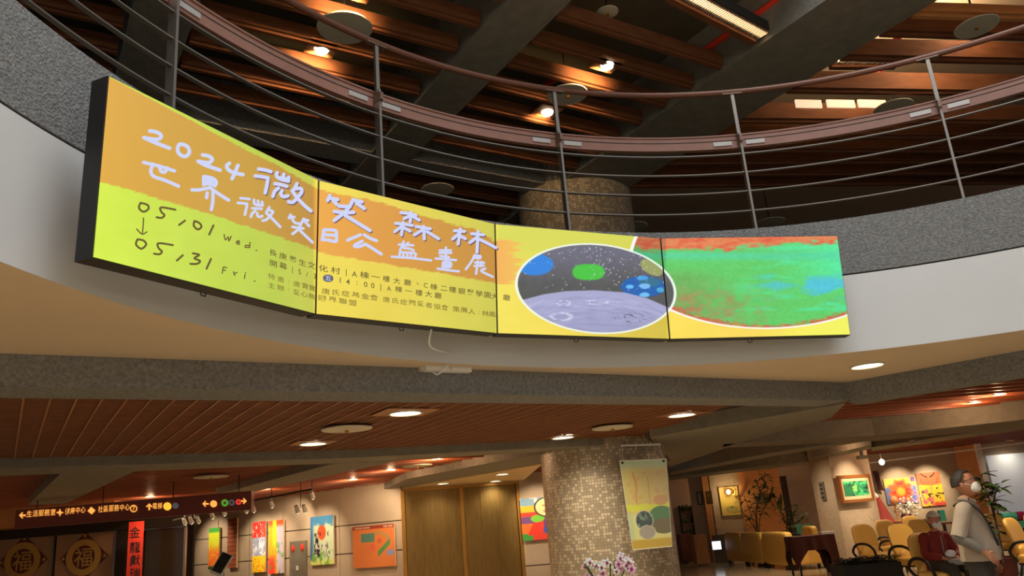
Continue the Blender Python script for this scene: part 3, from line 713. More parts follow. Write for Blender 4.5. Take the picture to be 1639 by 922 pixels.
strokes(oE, 7.68, [[(215, 100), (188, 160)], [(215, 130), (310, 150)], [(255, 155), (300, 210)], [(500, 150), (460, 230), (390, 310), (270, 405)], [(500, 155), (608, 178)], [(545, 195), (638, 260)], [(330, 230), (460, 238)], [(270, 295), (400, 310), (508, 305)], [(405, 345), (560, 440), (708, 530)]], 5.8, True)
strokes(oE, 7.68, [[(140, 520), (122, 645)], [(140, 520), (230, 522), (292, 540), (296, 660)], [(120, 640), (200, 648), (280, 668)], [(140, 580), (290, 590)], [(432, 648), (590, 582)], [(637, 582), (710, 625), (790, 655)], [(612, 660), (515, 715), (570, 728), (645, 700)], [(650, 695), (740, 750), (848, 820)]], 5.0, cuts=(4,))
oF = (610, 330)
strokes(oF, 7.375, [[(235, 76), (340, 88), (410, 110)], [(352, 70), (345, 185)], [(340, 112), (272, 148)], [(365, 115), (450, 165)], [(172, 202), (270, 212), (370, 228)], [(262, 192), (240, 340)], [(240, 240), (162, 300)], [(262, 250), (342, 295)], [(412, 240), (580, 268)], [(502, 238), (510, 388)], [(500, 272), (395, 338)], [(540, 300), (680, 385)],
   [(865, 290), (985, 298)], [(935, 268), (925, 350), (908, 448)], [(918, 325), (845, 388)], [(932, 350), (995, 385)], [(1070, 325), (1210, 338)], [(1145, 302), (1140, 400), (1132, 545)], [(1138, 362), (1048, 430)], [(1162, 392), (1240, 430), (1345, 485)], [(1350, 487), (1358, 489)]], 5.0, True, cuts=(12,))
strokes(oF, 7.375, [[(210, 452), (380, 462)], [(265, 418), (240, 490)], [(322, 432), (262, 480)], [(268, 495), (330, 500), (385, 522)], [(228, 505), (216, 590)], [(232, 545), (400, 555), (395, 600)], [(265, 550), (262, 595)], [(310, 555), (310, 600)], [(355, 560), (350, 600)], [(125, 597), (350, 612), (590, 640)],
   [(765, 487), (765, 640)], [(692, 522), (825, 522)], [(688, 552), (828, 552)], [(698, 587), (800, 602)], [(645, 617), (885, 637)], [(732, 662), (726, 718)], [(732, 662), (820, 667), (815, 718), (728, 716)], [(732, 690), (818, 694)], [(667, 737), (790, 755), (918, 770)],
   [(1102, 580), (1170, 590), (1162, 615), (1095, 605)], [(1100, 585), (1070, 650), (1000, 745)], [(1110, 665), (1215, 668)], [(1102, 705), (1212, 702)], [(1142, 650), (1122, 798)], [(1185, 655), (1176, 710)], [(1230, 738), (1182, 765), (1318, 833)]], 3.8, cuts=(10, 19))
oG, sG = (205, 310), 6.145
strokes(oG, sG, [[(122, 92), (107, 140), (150, 178), (200, 150), (190, 110), (122, 90)], [(465, 158), (325, 135), (328, 180), (358, 212), (330, 238), (280, 232)], [(560, 265), (502, 308)], [(655, 270), (645, 312), (685, 352), (722, 325), (700, 288), (652, 268)], [(840, 312), (798, 402)],
   [(92, 452), (78, 500), (130, 542), (178, 500), (150, 460), (90, 450)], [(440, 506), (298, 488), (302, 538), (333, 568), (308, 596), (255, 590)], [(538, 606), (480, 658)], [(637, 587), (700, 602), (652, 635), (708, 662), (678, 690), (612, 690)], [(815, 642), (772, 738)]], 3.3, m=brown, cuts=range(1, 10))
strokes(oG, sG, [[(152, 240), (148, 320), (140, 398)], [(85, 348), (138, 398), (185, 375)]], 2.1, m=brown)
strokes(oG, sG, [[(945, 402), (957, 455), (985, 425), (992, 465), (1015, 418)], [(1066, 476), (1095, 482), (1088, 462), (1066, 476), (1075, 495), (1098, 497)], [(1200, 480), (1195, 530)], [(1195, 512), (1160, 508), (1152, 526), (1192, 530)], [(937, 722), (926, 783)], [(937, 722), (970, 728)], [(931, 750), (958, 755)],
   [(1037, 767), (1048, 806)], [(1044, 788), (1070, 776)], [(1150, 796), (1145, 834)], [(1154, 778), (1155, 780)]], 1.9, m=brown, cuts=(1, 2, 4, 7, 9))
strokes((0, 0), 1, [[(410, 401), (411, 401)], [(407, 450), (408, 450)]], 2.0, m=brown, cuts=(1,))
small, olive = 'ink_brown', 'ink_olive'
def gl(tgt, ch, x, y, w, h, sl):
    v, f = glyph(ch)
    if not len(v): return
    vs = [(x+a*w, y-b*h+a*w*sl) for a, b in v]; i = panel_of(x, y); P, n, e = SPL[i]
    MB().add([onplane(p, q, P-n*.003, n) for p, q in vs], f).build('character', tgt, screens[i])
def line(o, s, items, w, h, sl, tgt):
    for ch, x, y in items: gl(tgt, ch, o[0]+x/s, o[1]+y/s, w*(0.8 if ord(ch) < 128 else 1), h*(1.05 if ord(ch) < 128 else 1), sl)
oH, sH, oI, sI = (420, 390), 8.195, (600, 410), 6.829
line(oH, sH, [('長', 140, 122), ('庚', 270, 165), ('養', 400, 205), ('生', 525, 250), ('文', 645, 283), ('開', 145, 262), ('幕', 272, 292), ('|', 395, 347), ('5', 490, 370), ('/', 585, 403), ('3', 688, 428)], 13, 11, .32, small)
line(oH, sH, [('化', 800, 325), ('村', 960, 352), ('|', 1100, 380), ('A', 1208, 400), ('棟', 1340, 412), ('一', 1485, 435), ('1', 1022, 480), ('4', 1122, 500), (':', 1242, 515), ('0', 1355, 535), ('0', 1448, 550), ('|', 1553, 575)], 15.5, 11.5, .17, small)
line(oI, sI, [('樓', 125, 248), ('大', 240, 270), ('廳', 357, 287), ('、', 468, 300), ('C', 555, 320), ('棟', 645, 335), ('二', 755, 352), ('樓', 850, 366), ('銀', 950, 382), ('髮', 1045, 395), ('學', 1140, 410), ('園', 1230, 424), ('大', 1310, 440), ('廳', 1440, 452), ('A', 155, 354), ('棟', 260, 362), ('一', 370, 381), ('樓', 482, 400), ('大', 588, 415), ('廳', 690, 430)], 12, 10.5, .15, small)
line(oH, sH, [('特', 120, 432), ('邀', 240, 467), (':', 345, 498), ('唐', 450, 530), ('寶', 560, 555), ('寶', 652, 582), ('主', 120, 550), ('辦', 240, 580), (':', 345, 608), ('愛', 450, 640), ('心', 550, 662), ('無', 648, 692)], 11.5, 9.5, .28, olive)
line(oH, sH, [('唐', 830, 625), ('氏', 965, 640), ('症', 1092, 655), ('基', 1225, 672), ('金', 1350, 690), ('會', 1465, 707), ('國', 785, 717), ('界', 922, 735), ('聯', 1058, 755), ('盟', 1185, 775)], 14, 10, .15, olive)
line(oI, sI, [('唐', 125, 474), ('氏', 225, 488), ('症', 315, 502), ('關', 410, 510), ('愛', 502, 520), ('者', 590, 536), ('協', 680, 550), ('會', 765, 562), ('策', 890, 580), ('展', 975, 590), ('人', 1060, 606), (':', 1140, 616), ('林', 1210, 626), ('鳳', 1285, 636)], 12, 9.5, .14, olive)
badge = [MB() for _ in range(4)]; ribbon(badge, [(522.5, 445.2), (528, 445.8)], 11.5, .0022, smooth=False); badge[1].build('weekday_badge', 'ink_grey', screens[1])
gl('ink_white', '五', 525.3, 445.5, 11, 9, .15)
# ================================================================== POWER STRIP AND CABLE
P_ = lambda x, y, o=0.0: onwall(x, y, sJ, sA)
eB = (sJ-sA)/np.hypot(*(sJ-sA)); nB = np.array([eB[1], -eB[0], 0])
ps = thing('power_strip', 'white power box fixed to the concrete beam under the screens', 'power strip', P_(712, 590)+nB*.03)
c = P_(712, 589)+nB*.045
MB().box(c, (abs((P_(748, 589)-P_(676, 589))@np.array([eB[0], eB[1], 0])), .07, .085), math.atan2(eB[1], eB[0])).build('housing', 'white_plastic', ps)
MB().box(P_(714, 588)+nB*.085, (.006, .012, .085), math.atan2(eB[1], eB[0])).build('joint', 'disc_white', ps)
pl_ = P_(672, 588)+nB*.03; MB().box(pl_, (.05, .05, .07), math.atan2(eB[1], eB[0])).build('end_clamp', 'disc_white', ps)
a = onplane(699, 524, SPL[1][0], SPL[1][1])+SPL[1][1]*.06
b1 = onplane(712, 548, SPL[1][0], SPL[1][1])+SPL[1][1]*.16; m1 = P_(711, 575)+nB*.16; m2 = P_(703, 592)+nB*.13; m3 = P_(692, 603)+nB*.10; m4 = P_(688, 598)+nB*.06
def cr(pts, n=6):
    pts = [np.array(p, float) for p in pts]; q = [pts[0]]+pts+[pts[-1]]; out = []
    for i in range(1, len(q)-2):
        for t in np.linspace(0, 1, n+1)[:-1]: out.append(.5*((2*q[i])+(-q[i-1]+q[i+1])*t+(2*q[i-1]-5*q[i]+4*q[i+1]-q[i+2])*t*t+(-q[i-1]+3*q[i]-3*q[i+1]+q[i+2])*t**3))
    return out+[pts[-1]]
cb = MB().tube(cr([a, b1, m1, m2, m3, m4]), .008, 7).build('power_cable', 'white_plastic', smooth=True)
tag(cb, 'white cable looping from the screens down to the power box', 'cable')
# ================================================================== LAMPS IN THE CEILINGS
def downlight(x, y, z, r, label, group=None, power=14, plate=None, m='lamp_warm', color=(1, .86, .66), spot=150, hang=0.0):
    P = at(x, y, z); t = thing('ceiling_lamp', label, 'lamp', P, 0, group)
    mb = MB(); mb.lathe([(r, 0.0), (r*1.14, 0.0), (r*1.14, -.012), (r, -.012), (r, 0.0)], P, 28); mb.build('trim_ring', 'disc_white', t, smooth=False)
    MB().lathe([(0.001, -.002), (r, -.002), (r, .02), (0.001, .02)], P, 28).build('lens', m, t)
    if plate: MB().box(P+np.array([0, 0, .008]), (plate, plate*.8, .01), math.atan2(A1[1], A1[0])).build('mounting_plate', 'wood_bar', t)
    if power: lamp('lamp_light', 'SPOT', P-np.array([0, 0, .03]), power, color, r*.8, spot, blend=.9)
    return t
G = 'bright round downlights in the slatted wood ceiling'
downlight(649, 661, ZL-.02, .15, 'largest bright downlight in the slatted ceiling, above the gold doors', G, 60, .55)
downlight(501, 710, ZL-.02, .15, 'bright downlight left in the slatted ceiling, left of the largest one', G, 60, .5)
downlight(901, 700, ZL-.02, .15, 'bright downlight in the slatted ceiling just above the round column', G, 60, .4)
downlight(1091, 664, ZL-.02, .16, 'rightmost bright downlight in the slatted ceiling, near the beam corner', G, 60, .5)
downlight(1388, 585, ZS-.004, .15, 'bright oval downlight in the beige balcony soffit at the right', None, 42)
G = 'small downlights in the cream ceiling over the gold doors'
downlight(709, 774, ZB-.012, .13, 'leftmost downlight in the cream ceiling over the gold doors', G, 22)
downlight(804, 759, ZB-.012, .13, 'upper right downlight in the cream ceiling over the gold doors', G, 22)
downlight(793, 770, ZB-.012, .13, 'lower right downlight in the cream ceiling over the gold doors', G, 22)
G = 'small downlights over the art lounge'
for x, y, lb in ((1404, 735, 'first from the left of the small lounge downlights'), (1424, 738, 'very small lounge downlight beside the track spotlight'), (1441, 728, 'lounge downlight above the sunburst painting, highest left'), (1465, 735, 'lounge downlight over the right edge of the sunburst painting'), (1488, 723, 'lounge downlight above the pink and yellow painting, left'), (1513, 722, 'lounge downlight above the pink and yellow painting, right'), (1508, 730, 'lowest of the lounge downlights above the pink and yellow painting'), (1554, 722, 'lounge downlight above the standing man'), (1615, 705, 'upper lounge downlight near the right window'), (1604, 716, 'lower lounge downlight near the right window'), (1286, 745, 'small downlight above the orange face painting')):
    downlight(x, y, 2.90, .14, lb, G, 26 if x not in (1424, 1508) else 0, m='lamp_amber')
for k_, ph_ in enumerate((12, -14, -42, -70, -98, -126, -154, 182, 206)):  # unseen downlights added so that floor bounce brightens the soffit
    q_ = ringpt(ph_, 5.9); P_d = np.array([q_[0], q_[1], ZS-.004]); t = thing('ceiling_lamp', 'added downlight in the beige balcony soffit outside the picture, for floor bounce', 'lamp', P_d, 0, 'added downlights round the balcony soffit')
    MB().lathe([(.15, 0), (.17, 0), (.17, -.012), (.15, -.012), (.15, 0)], P_d, 24).build('trim_ring', 'disc_white', t); MB().lathe([(.001, -.002), (.15, -.002), (.15, .02)], P_d, 24).build('lens', 'lamp_warm', t)
    lamp('lamp_light', 'SPOT', tuple(P_d-np.array([0, 0, .03])), 52, (1, .86, .66), .12, 150, blend=.9)
def disc(x, y, z, r, label, drop=.03, group='round white sprinkler discs'):
    P = at(x, y, z); t = thing('sprinkler_disc', label, 'sprinkler', P, 0, group)
    MB().lathe([(r, 0), (r*.98, -.012), (r*.3, -.02), (0.001, -.02)], P, 30).build('plate', 'disc_white', t, smooth=True)
    MB().lathe([(.02, -.02), (.022, -.045), (0.001, -.05)], P, 10).build('nozzle', 'brass', t)
    MB().tube([P, P+np.array([0, 0, (.79 if z < ZU else .44) if z > 5 else .02])], .012, 6).build('pipe_stem', 'black_soft', t)
disc(555, 686, ZL-.03, .27, 'pale disc in the slatted ceiling between two bright downlights')
disc(980, 684, ZL-.03, .27, 'pale disc in the slatted ceiling above the round column')
disc(338, 763, ZL-.02, .27, 'pale disc in the wood ceiling above the brown sign')
disc(668, 745, ZL-.02, .26, 'pale disc in the wood ceiling left of the gold doors')
disc(552, 44, ZU-.05, .30, 'largest pale disc under the dark upper ceiling, top left behind the handrail')
disc(908, 151, ZU-.05, .27, 'pale disc under the upper ceiling behind the second post from the left')
disc(700, 303, ZU-.05, .27, 'pale disc low behind the railing rods above the second screen')
disc(972, 19, ZU+.3, .13, 'small pale disc at the top of the dark upper ceiling')
disc(1563, 42, ZU-.05, .25, 'oval pale disc at the top right above the handrail')
disc(1430, 172, ZU-.05, .27, 'pale disc half hidden by the wooden rail at the right')
disc(1232, 356, ZU-.05, .30, 'flat pale disc low behind the rods, right of the last screen seam')
disc(1012, 363, ZU-.05, .30, 'flat pale disc low behind the rods above the third screen')
# square-plated spot lamps between the upper boards
def upl(x, y, lb, pw=42):
    P = at(x, y, ZU+.04); t = thing('board_lamp', lb, 'lamp', P, 0, 'warm lamps between the upper ceiling boards')
    MB().box(P+np.array([0, 0, .02]), (.34, .30, .02), math.atan2(A1[1], A1[0])).build('mounting_plate', 'wood_bar', t)
    MB().lathe([(.001, -.03), (.07, -.028), (.085, 0), (.085, .02)], P, 20).build('lens', 'lamp_warm', t)
    vd = Vector((B1[0], B1[1], .28)); lamp('lamp_light', 'SPOT', (P[0]+B1[0]*.03, P[1]+B1[1]*.03, P[2]-.05), pw, (1, .62, .28), .05, 110, vd.to_track_quat('-Z', 'Y').to_euler(), .9)
upl(515, 79, 'glowing lamp between upper boards, left near the large pale disc')
upl(972, 105, 'glowing lamp between upper boards, right above the handrail')
upl(876, 180, 'glowing lamp between upper boards just above the wooden rail', 16)
upl(570, -12, 'lamp whose glow shows at the top edge between the boards')
# strip lights
def strip(pts, z, lb, n, d=.16):
    A, B = at(pts[0][0], pts[0][1], z), at(pts[1][0], pts[1][1], z); e = B-A; L = np.hypot(e[0], e[1]); u = e/L; rz = math.atan2(e[1], e[0]); t = thing('strip_light', lb, 'lamp', (A+B)/2, 0, 'louvred strip lights upstairs')
    nn = np.array([-u[1], u[0], 0])
    MB().box((A+B)/2+nn*.14+np.array([0, 0, .11]), (L, .08, .24), rz).build('housing', 'wood_dark', t); MB().box((A+B)/2-nn*.09+np.array([0, 0, .11]), (L, .02, .12), rz).build('side_plate', 'black_soft', t)
    MB().box((A+B)/2+np.array([0, 0, .10]), (L*.98, .09, .01), rz).build('tube', 'lamp_tube', t)
    mb = MB()
    for k in range(n): mb.box(A+e*((k+.5)/n)+np.array([0, 0, .05]), (.010, d, .09), rz)
    tag(mb.build('louvre_fins', 'steel', t), kind='stuff')
    l = lamp('strip_glow', 'AREA', tuple((A+B)/2+np.array([0, 0, .04])), 9, (1, .7, .42), .3); l.data.shape = 'RECTANGLE'; l.data.size = L; l.data.size_y = .1; l.rotation_euler = (0, 0, rz)
strip([(1085, -12), (1222, 60)], ZU+.02, 'orange glowing strip light with fins at the top, left of the thick beam', 44)
strip([(1338, 99), (1443, 99)], ZU+.02, 'short glowing strip light between boards right of the thick beam', 26)
for x_, y_, pw_ in ((1500, 62, 12), (1400, 108, 8), (1268, 12, 12), (1560, 20, 8)):  # bare point lights without fixtures, added to brighten the slab between boards
    q_ = at(x_, y_, ZU+.5); lamp('lamp_light', 'POINT', tuple(q_), pw_, (1, .74, .46), .1)
# red sprinkler pipes upstairs
def pipe(pts, z, r, lb):
    tag(MB().tube([at(x, y, z) for x, y in pts], r, 8).build('sprinkler_pipe', 'red_pipe', smooth=True), lb, 'pipe')
pipe([(1300, -40), (1215, 20), (1130, 79)], ZU+.42, .045, 'long red pipe crossing behind the strip light at the top')
pipe([(1446, 50), (1428, 72)], ZU+.5, .05, 'short red pipe between boards at the upper right')
pipe([(1412, 108), (1405, 125)], ZU+.45, .04, 'red pipe stub just behind the handrail at the right')
pipe([(912, 112), (868, 140)], ZU+.45, .04, 'dark red pipe above the pale disc in the upper ceiling')
# streaks: recessed lamps between the fins of the inner wood ceilings
def trough(x, y, z, lb, L=.5, pw=9, ang=.44):
    P = at(x, y, z); t = thing('recessed_lamp', lb, 'lamp', P, 0, 'lamps recessed in the inner wood ceilings')
    MB().lathe([(.001, .012), (.08, .012), (.085, .03)], P, 14).build('lens', 'lamp_amber', t); MB().lathe([(.085, 0), (.10, 0), (.10, .03)], P, 14).build('trim_ring', 'disc_white', t)
    lamp('lamp_light', 'POINT', (P[0], P[1], P[2]-.05), pw*.8, (1, .58, .3), .05); lamp('lamp_light', 'SPOT', (P[0], P[1], P[2]-.02), 34, (1, .80, .56), .08, 150, blend=.9)
T = [(700, 735, 'above the gold doors'), (625, 753, 'left above the gold doors'), (565, 768, 'over the map board'), (240, 795, 'above the middle of the brown sign'), (425, 783, 'above the right end of the brown sign'), (330, 824, 'between sign and track spotlights')]
for x, y, w in T: trough(x, y, ZL+.02, 'recessed lamp in the wood ceiling '+w)
T = [(1080, 722, 'right of the hanging poster'), (1320, 702, 'left of the rough pillar top'), (1420, 708, 'above the lounge downlights'), (1470, 700, 'right of the rough pillar'), (1530, 687, 'over the lounge, middle'), (1600, 632, 'under the right beam, near'), (1560, 645, 'under the right beam, far'), (1150, 754, 'above the wall sconce'), (1190, 746, 'above the orange wall'), (1318, 722, 'over the rough pillar')]
for x, y, w in T: trough(x, y, ZR-.05, 'recessed lamp in the right wood ceiling '+w)
# ================================================================== HANGING SIGN
D_ = 13.6
sg = thing('hanging_sign', 'long brown hanging direction sign with glowing amber characters and arrows', 'sign', atD(215, 822, D_), 0)
sx0, sx1 = atD(24, 824, D_)[0], atD(402, 794, D_)[0]; szt = atD(215, 803, D_)[2]; szb = atD(215, 833, D_)[2]; szc = (szt+szb)/2+.02
MB().box(((sx0+sx1)/2, D_+.08, szc), (sx1-sx0, .14, szt-szb)).build('board', 'sign_brown', sg)
for s in (.08, .36, .66, .94): MB().tube([(sx0*(1-s)+sx1*s, D_+.08, szc+.1), (sx0*(1-s)+sx1*s, D_+.08, ZL+.12)], .008, 6).build('hanger_rod', 'black_soft', sg)
def signglyph(ch, x, y, w, h, m='sign_glow', rot=0):
    v, f = glyph(ch); P = atD(x, y, D_); u = abs(P[1]); k = u/F_PX
    MB().add([(P[0]+a*w*k, D_-.003, P[2]+b*h*k) for a, b in v], f).build('character', m, sg)
xs = 44
for i, ch in enumerate('生活服務室'): signglyph(ch, 47+i*9.5, 822.5-i*.75, 8.8, 10.5)
for i, ch in enumerate('健康中心'): signglyph(ch, 108+i*8.4, 818.3-i*.8, 7.6, 10.5)
for i, ch in enumerate('社區服務中心'): signglyph(ch, 161+i*8.6, 815-i*.7, 7.8, 10.5)
signglyph('電', 248, 810, 7.5, 10); signglyph('梯', 256, 809.5, 7.5, 10)
def spoly(name, pts, m):
    P = [atD(x, y, D_) for x, y in pts]; MB().add([(p[0], D_-.003, p[2]) for p in P], [tuple(range(len(P)))]).build(name, m, sg)
def arrow(x, y, s, d, m='sign_glow'):
    p = {'l': [(-1, 0), (0, -1), (.2, -.7), (-.2, -.25), (1, -.25), (1, .25), (-.2, .25), (.2, .7), (0, 1)], 'u': [(0, -1), (1, 0), (.7, .2), (.25, -.2), (.25, 1), (-.25, 1), (-.25, -.2), (-.7, .2), (-1, 0)], 'r': [(1, 0), (0, -1), (-.2, -.7), (.2, -.25), (-1, -.25), (-1, .25), (.2, .25), (-.2, .7), (0, 1)]}[d]
    spoly('arrow', [(x+a*s, y+b*s) for a, b in p], m)
arrow(36, 825, 5.5, 'l'); arrow(239, 811, 5.5, 'u'); arrow(329, 806.5, 5.2, 'l'); arrow(390, 802, 5.2, 'r')
def sring(x, y, r, r2, m):
    n = 20; c = [(x+r*math.cos(2*math.pi*k/n), y+r*math.sin(2*math.pi*k/n)) for k in range(n)]; d = [(x+r2*math.cos(2*math.pi*k/n), y+r2*math.sin(2*math.pi*k/n)) for k in range(n)]
    P = [atD(a, b, D_) for a, b in c+d]; MB().add([(p[0], D_-.004, p[2]) for p in P], [(k, (k+1) % n, n+(k+1) % n, n+k) for k in range(n)]).build('ring_symbol', m, sg)
spoly('star_symbol', [(96+(6.5 if k % 2 == 0 else 2.6)*math.sin(k*math.pi/4.0), 820.5-(6.5 if k % 2 == 0 else 2.6)*math.cos(k*math.pi/4.0)) for k in range(8)], 'sign_glow')
spoly('diamond_symbol', [(146, 811), (153, 817), (147, 823.5), (140, 818)], 'sign_glow')
sring(214, 814, 6, 4.3, 'sign_glow'); signglyph('7', 214, 814, 9, 9)
sring(268, 810.5, 6.5, 0.1, 'sign_yellow'); sring(281, 809.5, 5, .1, 'sign_grey'); sring(342, 806.5, 5.6, .1, 'sign_glow'); sring(360, 805, 5.8, 2.0, 'sign_green'); sring(371, 804.5, 5, 2, 'sign_grey'); sring(382, 803.5, 4.6, 1.5, 'sign_red')
# ================================================================== LEFT DOORS: new-year ornaments, couplet
def ornament(x, y, r, lb):
    D = DL-.05; P = atD(x, y, D); k = D/F_PX*r; t = thing('door_ornament', lb, 'ornament', P, 0, 'new year ornaments on the brown doors')
    c = P; MB().add([(c[0]+a*k*1.15, D, c[2]+b*k*1.15) for a, b in ((-1, 0), (0, -1), (1, 0), (0, 1))]+[(c[0]+a*k*1.15, D+.03, c[2]+b*k*1.15) for a, b in ((-1, 0), (0, -1), (1, 0), (0, 1))], [(0, 1, 2, 3), (7, 6, 5, 4), (0, 4, 5, 1), (1, 5, 6, 2), (2, 6, 7, 3), (3, 7, 4, 0)]).build('diamond_backing', 'pot_maroon', t)
    n = 32; mb = MB(); vs = []; fs = []
    for R, dy in ((.84, -.02), (.55, -.02), (.55, 0), (.84, 0)):
        for q in range(n): vs.append((c[0]+R*k*math.cos(2*math.pi*q/n), D+dy, c[2]+R*k*math.sin(2*math.pi*q/n)))
    for a in range(4):
        for q in range(n): q2 = (q+1) % n; b = (a+1) % 4; fs.append((a*n+q, a*n+q2, b*n+q2, b*n+q))
    mb.add(vs, fs).build('gold_ring', 'gold_paint', t)
    v, f = glyph('福'); MB().add([(c[0]+a*k*.95, D-.012, c[2]+b*k*.95) for a, b in v], f).build('character', 'gold_paint', t)
    for q in range(4): a = q*math.pi/2; MB().lathe([(.001, 0), (k*.09, .002), (.001, .012)], (0, 0, 0), 10).build('corner_knob', 'gold_paint', t) if False else MB().blob((c[0]+k*1.0*math.cos(a), D-.002, c[2]+k*1.0*math.sin(a)), (k*.08, .012, k*.08), 1, 10, 6).build('corner_knob', 'gold_paint', t)
ornament(36, 898, 33, 'gold ring ornament on a red diamond, left brown door'); ornament(134, 892, 32, 'gold ring ornament on a red diamond, right brown door beside the red banner')
D = DL-.8
cp = thing('couplet_banner', 'tall narrow red paper banner with black brush characters beside the brown doors', 'banner', atD(215, 960, D), 0)
xa, xb = atD(205, 870, D)[0], atD(229, 870, D)[0]; zt_ = atD(217, 835, D)[2]
MB().box(((xa+xb)/2, D, zt_-1.15), (xb-xa, .02, 2.3)).build('paper', 'red_paper', cp)
for ch, y in (('金', 852), ('龍', 876), ('獻', 897), ('瑞', 918), ('迎', 939)):
    P = atD(216.5, y, D); v, f = glyph(ch); k = D/F_PX; MB().add([(P[0]+a*17*k, D-.014, P[2]+b*18*k) for a, b in v], f).build('character', 'ink', cp)
# ================================================================== PICTURES
def paint(kind, u, v):
    n = fbm(u*9, v*9, 3); n2 = fbm(u*24, v*24, 9); base = np.zeros(u.shape+(3,))
    if kind == 'green_orange':
        c = over(base, (190, 214, 40), np.ones_like(u)); c = over(c, (232, 120, 40), sm(.62, .4, v+(n-.5)*.4)); c = over(c, (232, 200, 60), sm(.5, .65, n2)*.8); c = over(c, (64, 160, 60), sm(.86, .92, v)); c = over(c, (30, 70, 40), sm(.10, .04, v)); return over(c, (240, 80, 40), sm(.55, .7, n)*sm(.6, .3, v))
    if kind == 'rwy':
        c = over(base, (214, 44, 36), np.ones_like(u)); c = over(c, (240, 200, 190), sm(.55, .7, n2)*(v > .7)); c = over(c, (150, 158, 186), (v < .68)*1.0); c = over(c, (222, 222, 226), sm(.45, .65, n)*((v < .68) & (v > .33))); c = over(c, (50, 60, 110), sm(.6, .75, n2)*((v < .68) & (v > .33)))
        c = over(c, (232, 190, 30), (v < .32)*1.0); return over(c, (190, 60, 30), sm(.6, .7, n2)*(v < .3))
    if kind == 'figure':
        c = over(base, (250, 160, 30), np.ones_like(u)); c = over(c, (190, 180, 200), sm(.5, .62, u+(n-.5)*.4)); c = over(c, (236, 84, 40), sm(.85, .95, v)+0*u); c = over(c, (250, 200, 40), sm(.2, .05, np.abs(u-.4))*sm(.4, .6, v)); c = over(c, (230, 60, 50), sm(.4, .2, v)*sm(.6, .3, u)); return over(c, (80, 150, 60), sm(.6, .75, n)*(v < .6))
    if kind == 'crowd':
        c = over(base, (196, 214, 180), np.ones_like(u)); c = over(c, (70, 140, 190), sm(.75, .85, v+(n-.5)*.3)); c = over(c, (60, 110, 160), sm(.2, .05, u)); c = over(c, (206, 212, 120), sm(.15, .05, v)); c = over(c, (110, 170, 70), sm(.2, .1, np.abs(v-.12))*sm(.5, .6, n))
        c = over(c, (238, 90, 50), sm(1, .8, np.hypot((u-.5)/.2, (v-.66)/.17))); c = over(c, (44, 40, 50), sm(.55, .66, fbm(u*16, v*8, 14))*sm(.36, .3, np.abs(u-.5))*sm(.7, .62, v)*sm(.14, .2, v)); return over(c, (220, 200, 200), sm(.6, .7, n2)*sm(.3, .25, np.abs(u-.5))*(v < .5)*(v > .2))
    if kind == 'face':
        c = over(base, (222, 60, 40), np.ones_like(u)); c = over(c, (120, 160, 190), (v > .82)*1.0); c = over(c, (236, 232, 226), sm(.5, .65, n)*(v > .84)); c = over(c, (240, 180, 30), ((v > .66) & (v < .82))*1.0); c = over(c, (110, 70, 130), sm(1, .9, np.hypot((u-.15)/.3, (v-.45)/.12))); c = over(c, (60, 150, 60), ((u < .3) & (v < .16))*1.0)
        c = over(c, (230, 110, 40), ((v < .4) & (u < .35) & (v > .16))*1.0); c = over(c, (110, 60, 140), ((u > .6) & (u < .8) & (v < .6) & (v > .2))*1.0); c = over(c, (60, 170, 60), ((u > .85) & (v < .5))*1.0); c = over(c, (120, 200, 60), sm(1, .9, np.hypot((u-.45)/.2, (v-.5)/.09)))
        h = np.hypot((u-.72)/.34, (v-.76)/.23); c = over(c, (30, 26, 26), sm(1.05, 1.0, h)); c = over(c, (250, 218, 160), sm(.92, .88, h)); c = over(c, (200, 90, 70), sm(.03, .012, np.abs(v-.66-.6*(u-.74)**2))*sm(.12, .1, np.abs(u-.74)))
        for ex in (.64, .84): c = over(c, (190, 110, 70), sm(1, .6, np.hypot((u-ex)/.05, (v-.8)/.02)))
        c = over(c, (40, 90, 200), sm(1, .9, np.hypot((u-.7)/.12, (v-.22)/.09))); return over(c, (224, 50, 36), ((np.abs((u-.35)-(v-.25)*.6) < .12) & (v < .42) & (v > .12))*1.0)
    if kind == 'map':
        c = over(base, (212, 124, 66), np.ones_like(u)); c = over(c, (150, 60, 36), (v > .92)*1.0); c = over(c, (230, 210, 190), ((np.abs(v-.955) < .015) & (((u > .05) & (u < .42)) | ((u > .75) & (u < .97))) & (np.sin(u*220) > -.2))*1.0)
        c = over(c, (84, 132, 116), ((u > .2) & (u < .53) & (v > .6) & (v < .82))*1.0); c = over(c, (176, 140, 84), (((np.abs(np.hypot((u-.6)/.3, (v-.6)/.24)-.9) < .14) & (u > .53) & (v > .58)))*1.0); c = over(c, (92, 140, 80), ((np.abs((v-.32)-(u-.62)*1.0) < .07) & (u > .6) & (u < .9))*1.0)
        c = over(c, (204, 96, 60), (np.hypot(u-.65, v-.62) < .06)*1.0); c = over(c, (136, 146, 190), ((u > .82) & (u < .97) & (v > .26) & (v < .4))*1.0); c = over(c, (226, 90, 80), ((u > .46) & (u < .53) & (v > .38) & (v < .56))*1.0)
        return over(c, (200, 110, 70), ((v > .3) & (v < .56) & (u > .2) & (u < .45) & (np.sin(u*90) > 0))*.6)
    if kind == 'forest':
        c = over(base, (30, 120, 76), np.ones_like(u)); c = over(c, (70, 196, 120), sm(.45, .62, fbm(u*7, v*3, 4))); c = over(c, (160, 220, 110), sm(1, .5, np.hypot((u-.45)/.12, (v-.55)/.4))*.8); c = over(c, (120, 224, 180), sm(.6, .75, n2)*sm(.5, .8, u)); return over(c, (14, 70, 50), sm(.42, .3, fbm(u*6, v*4, 12)))
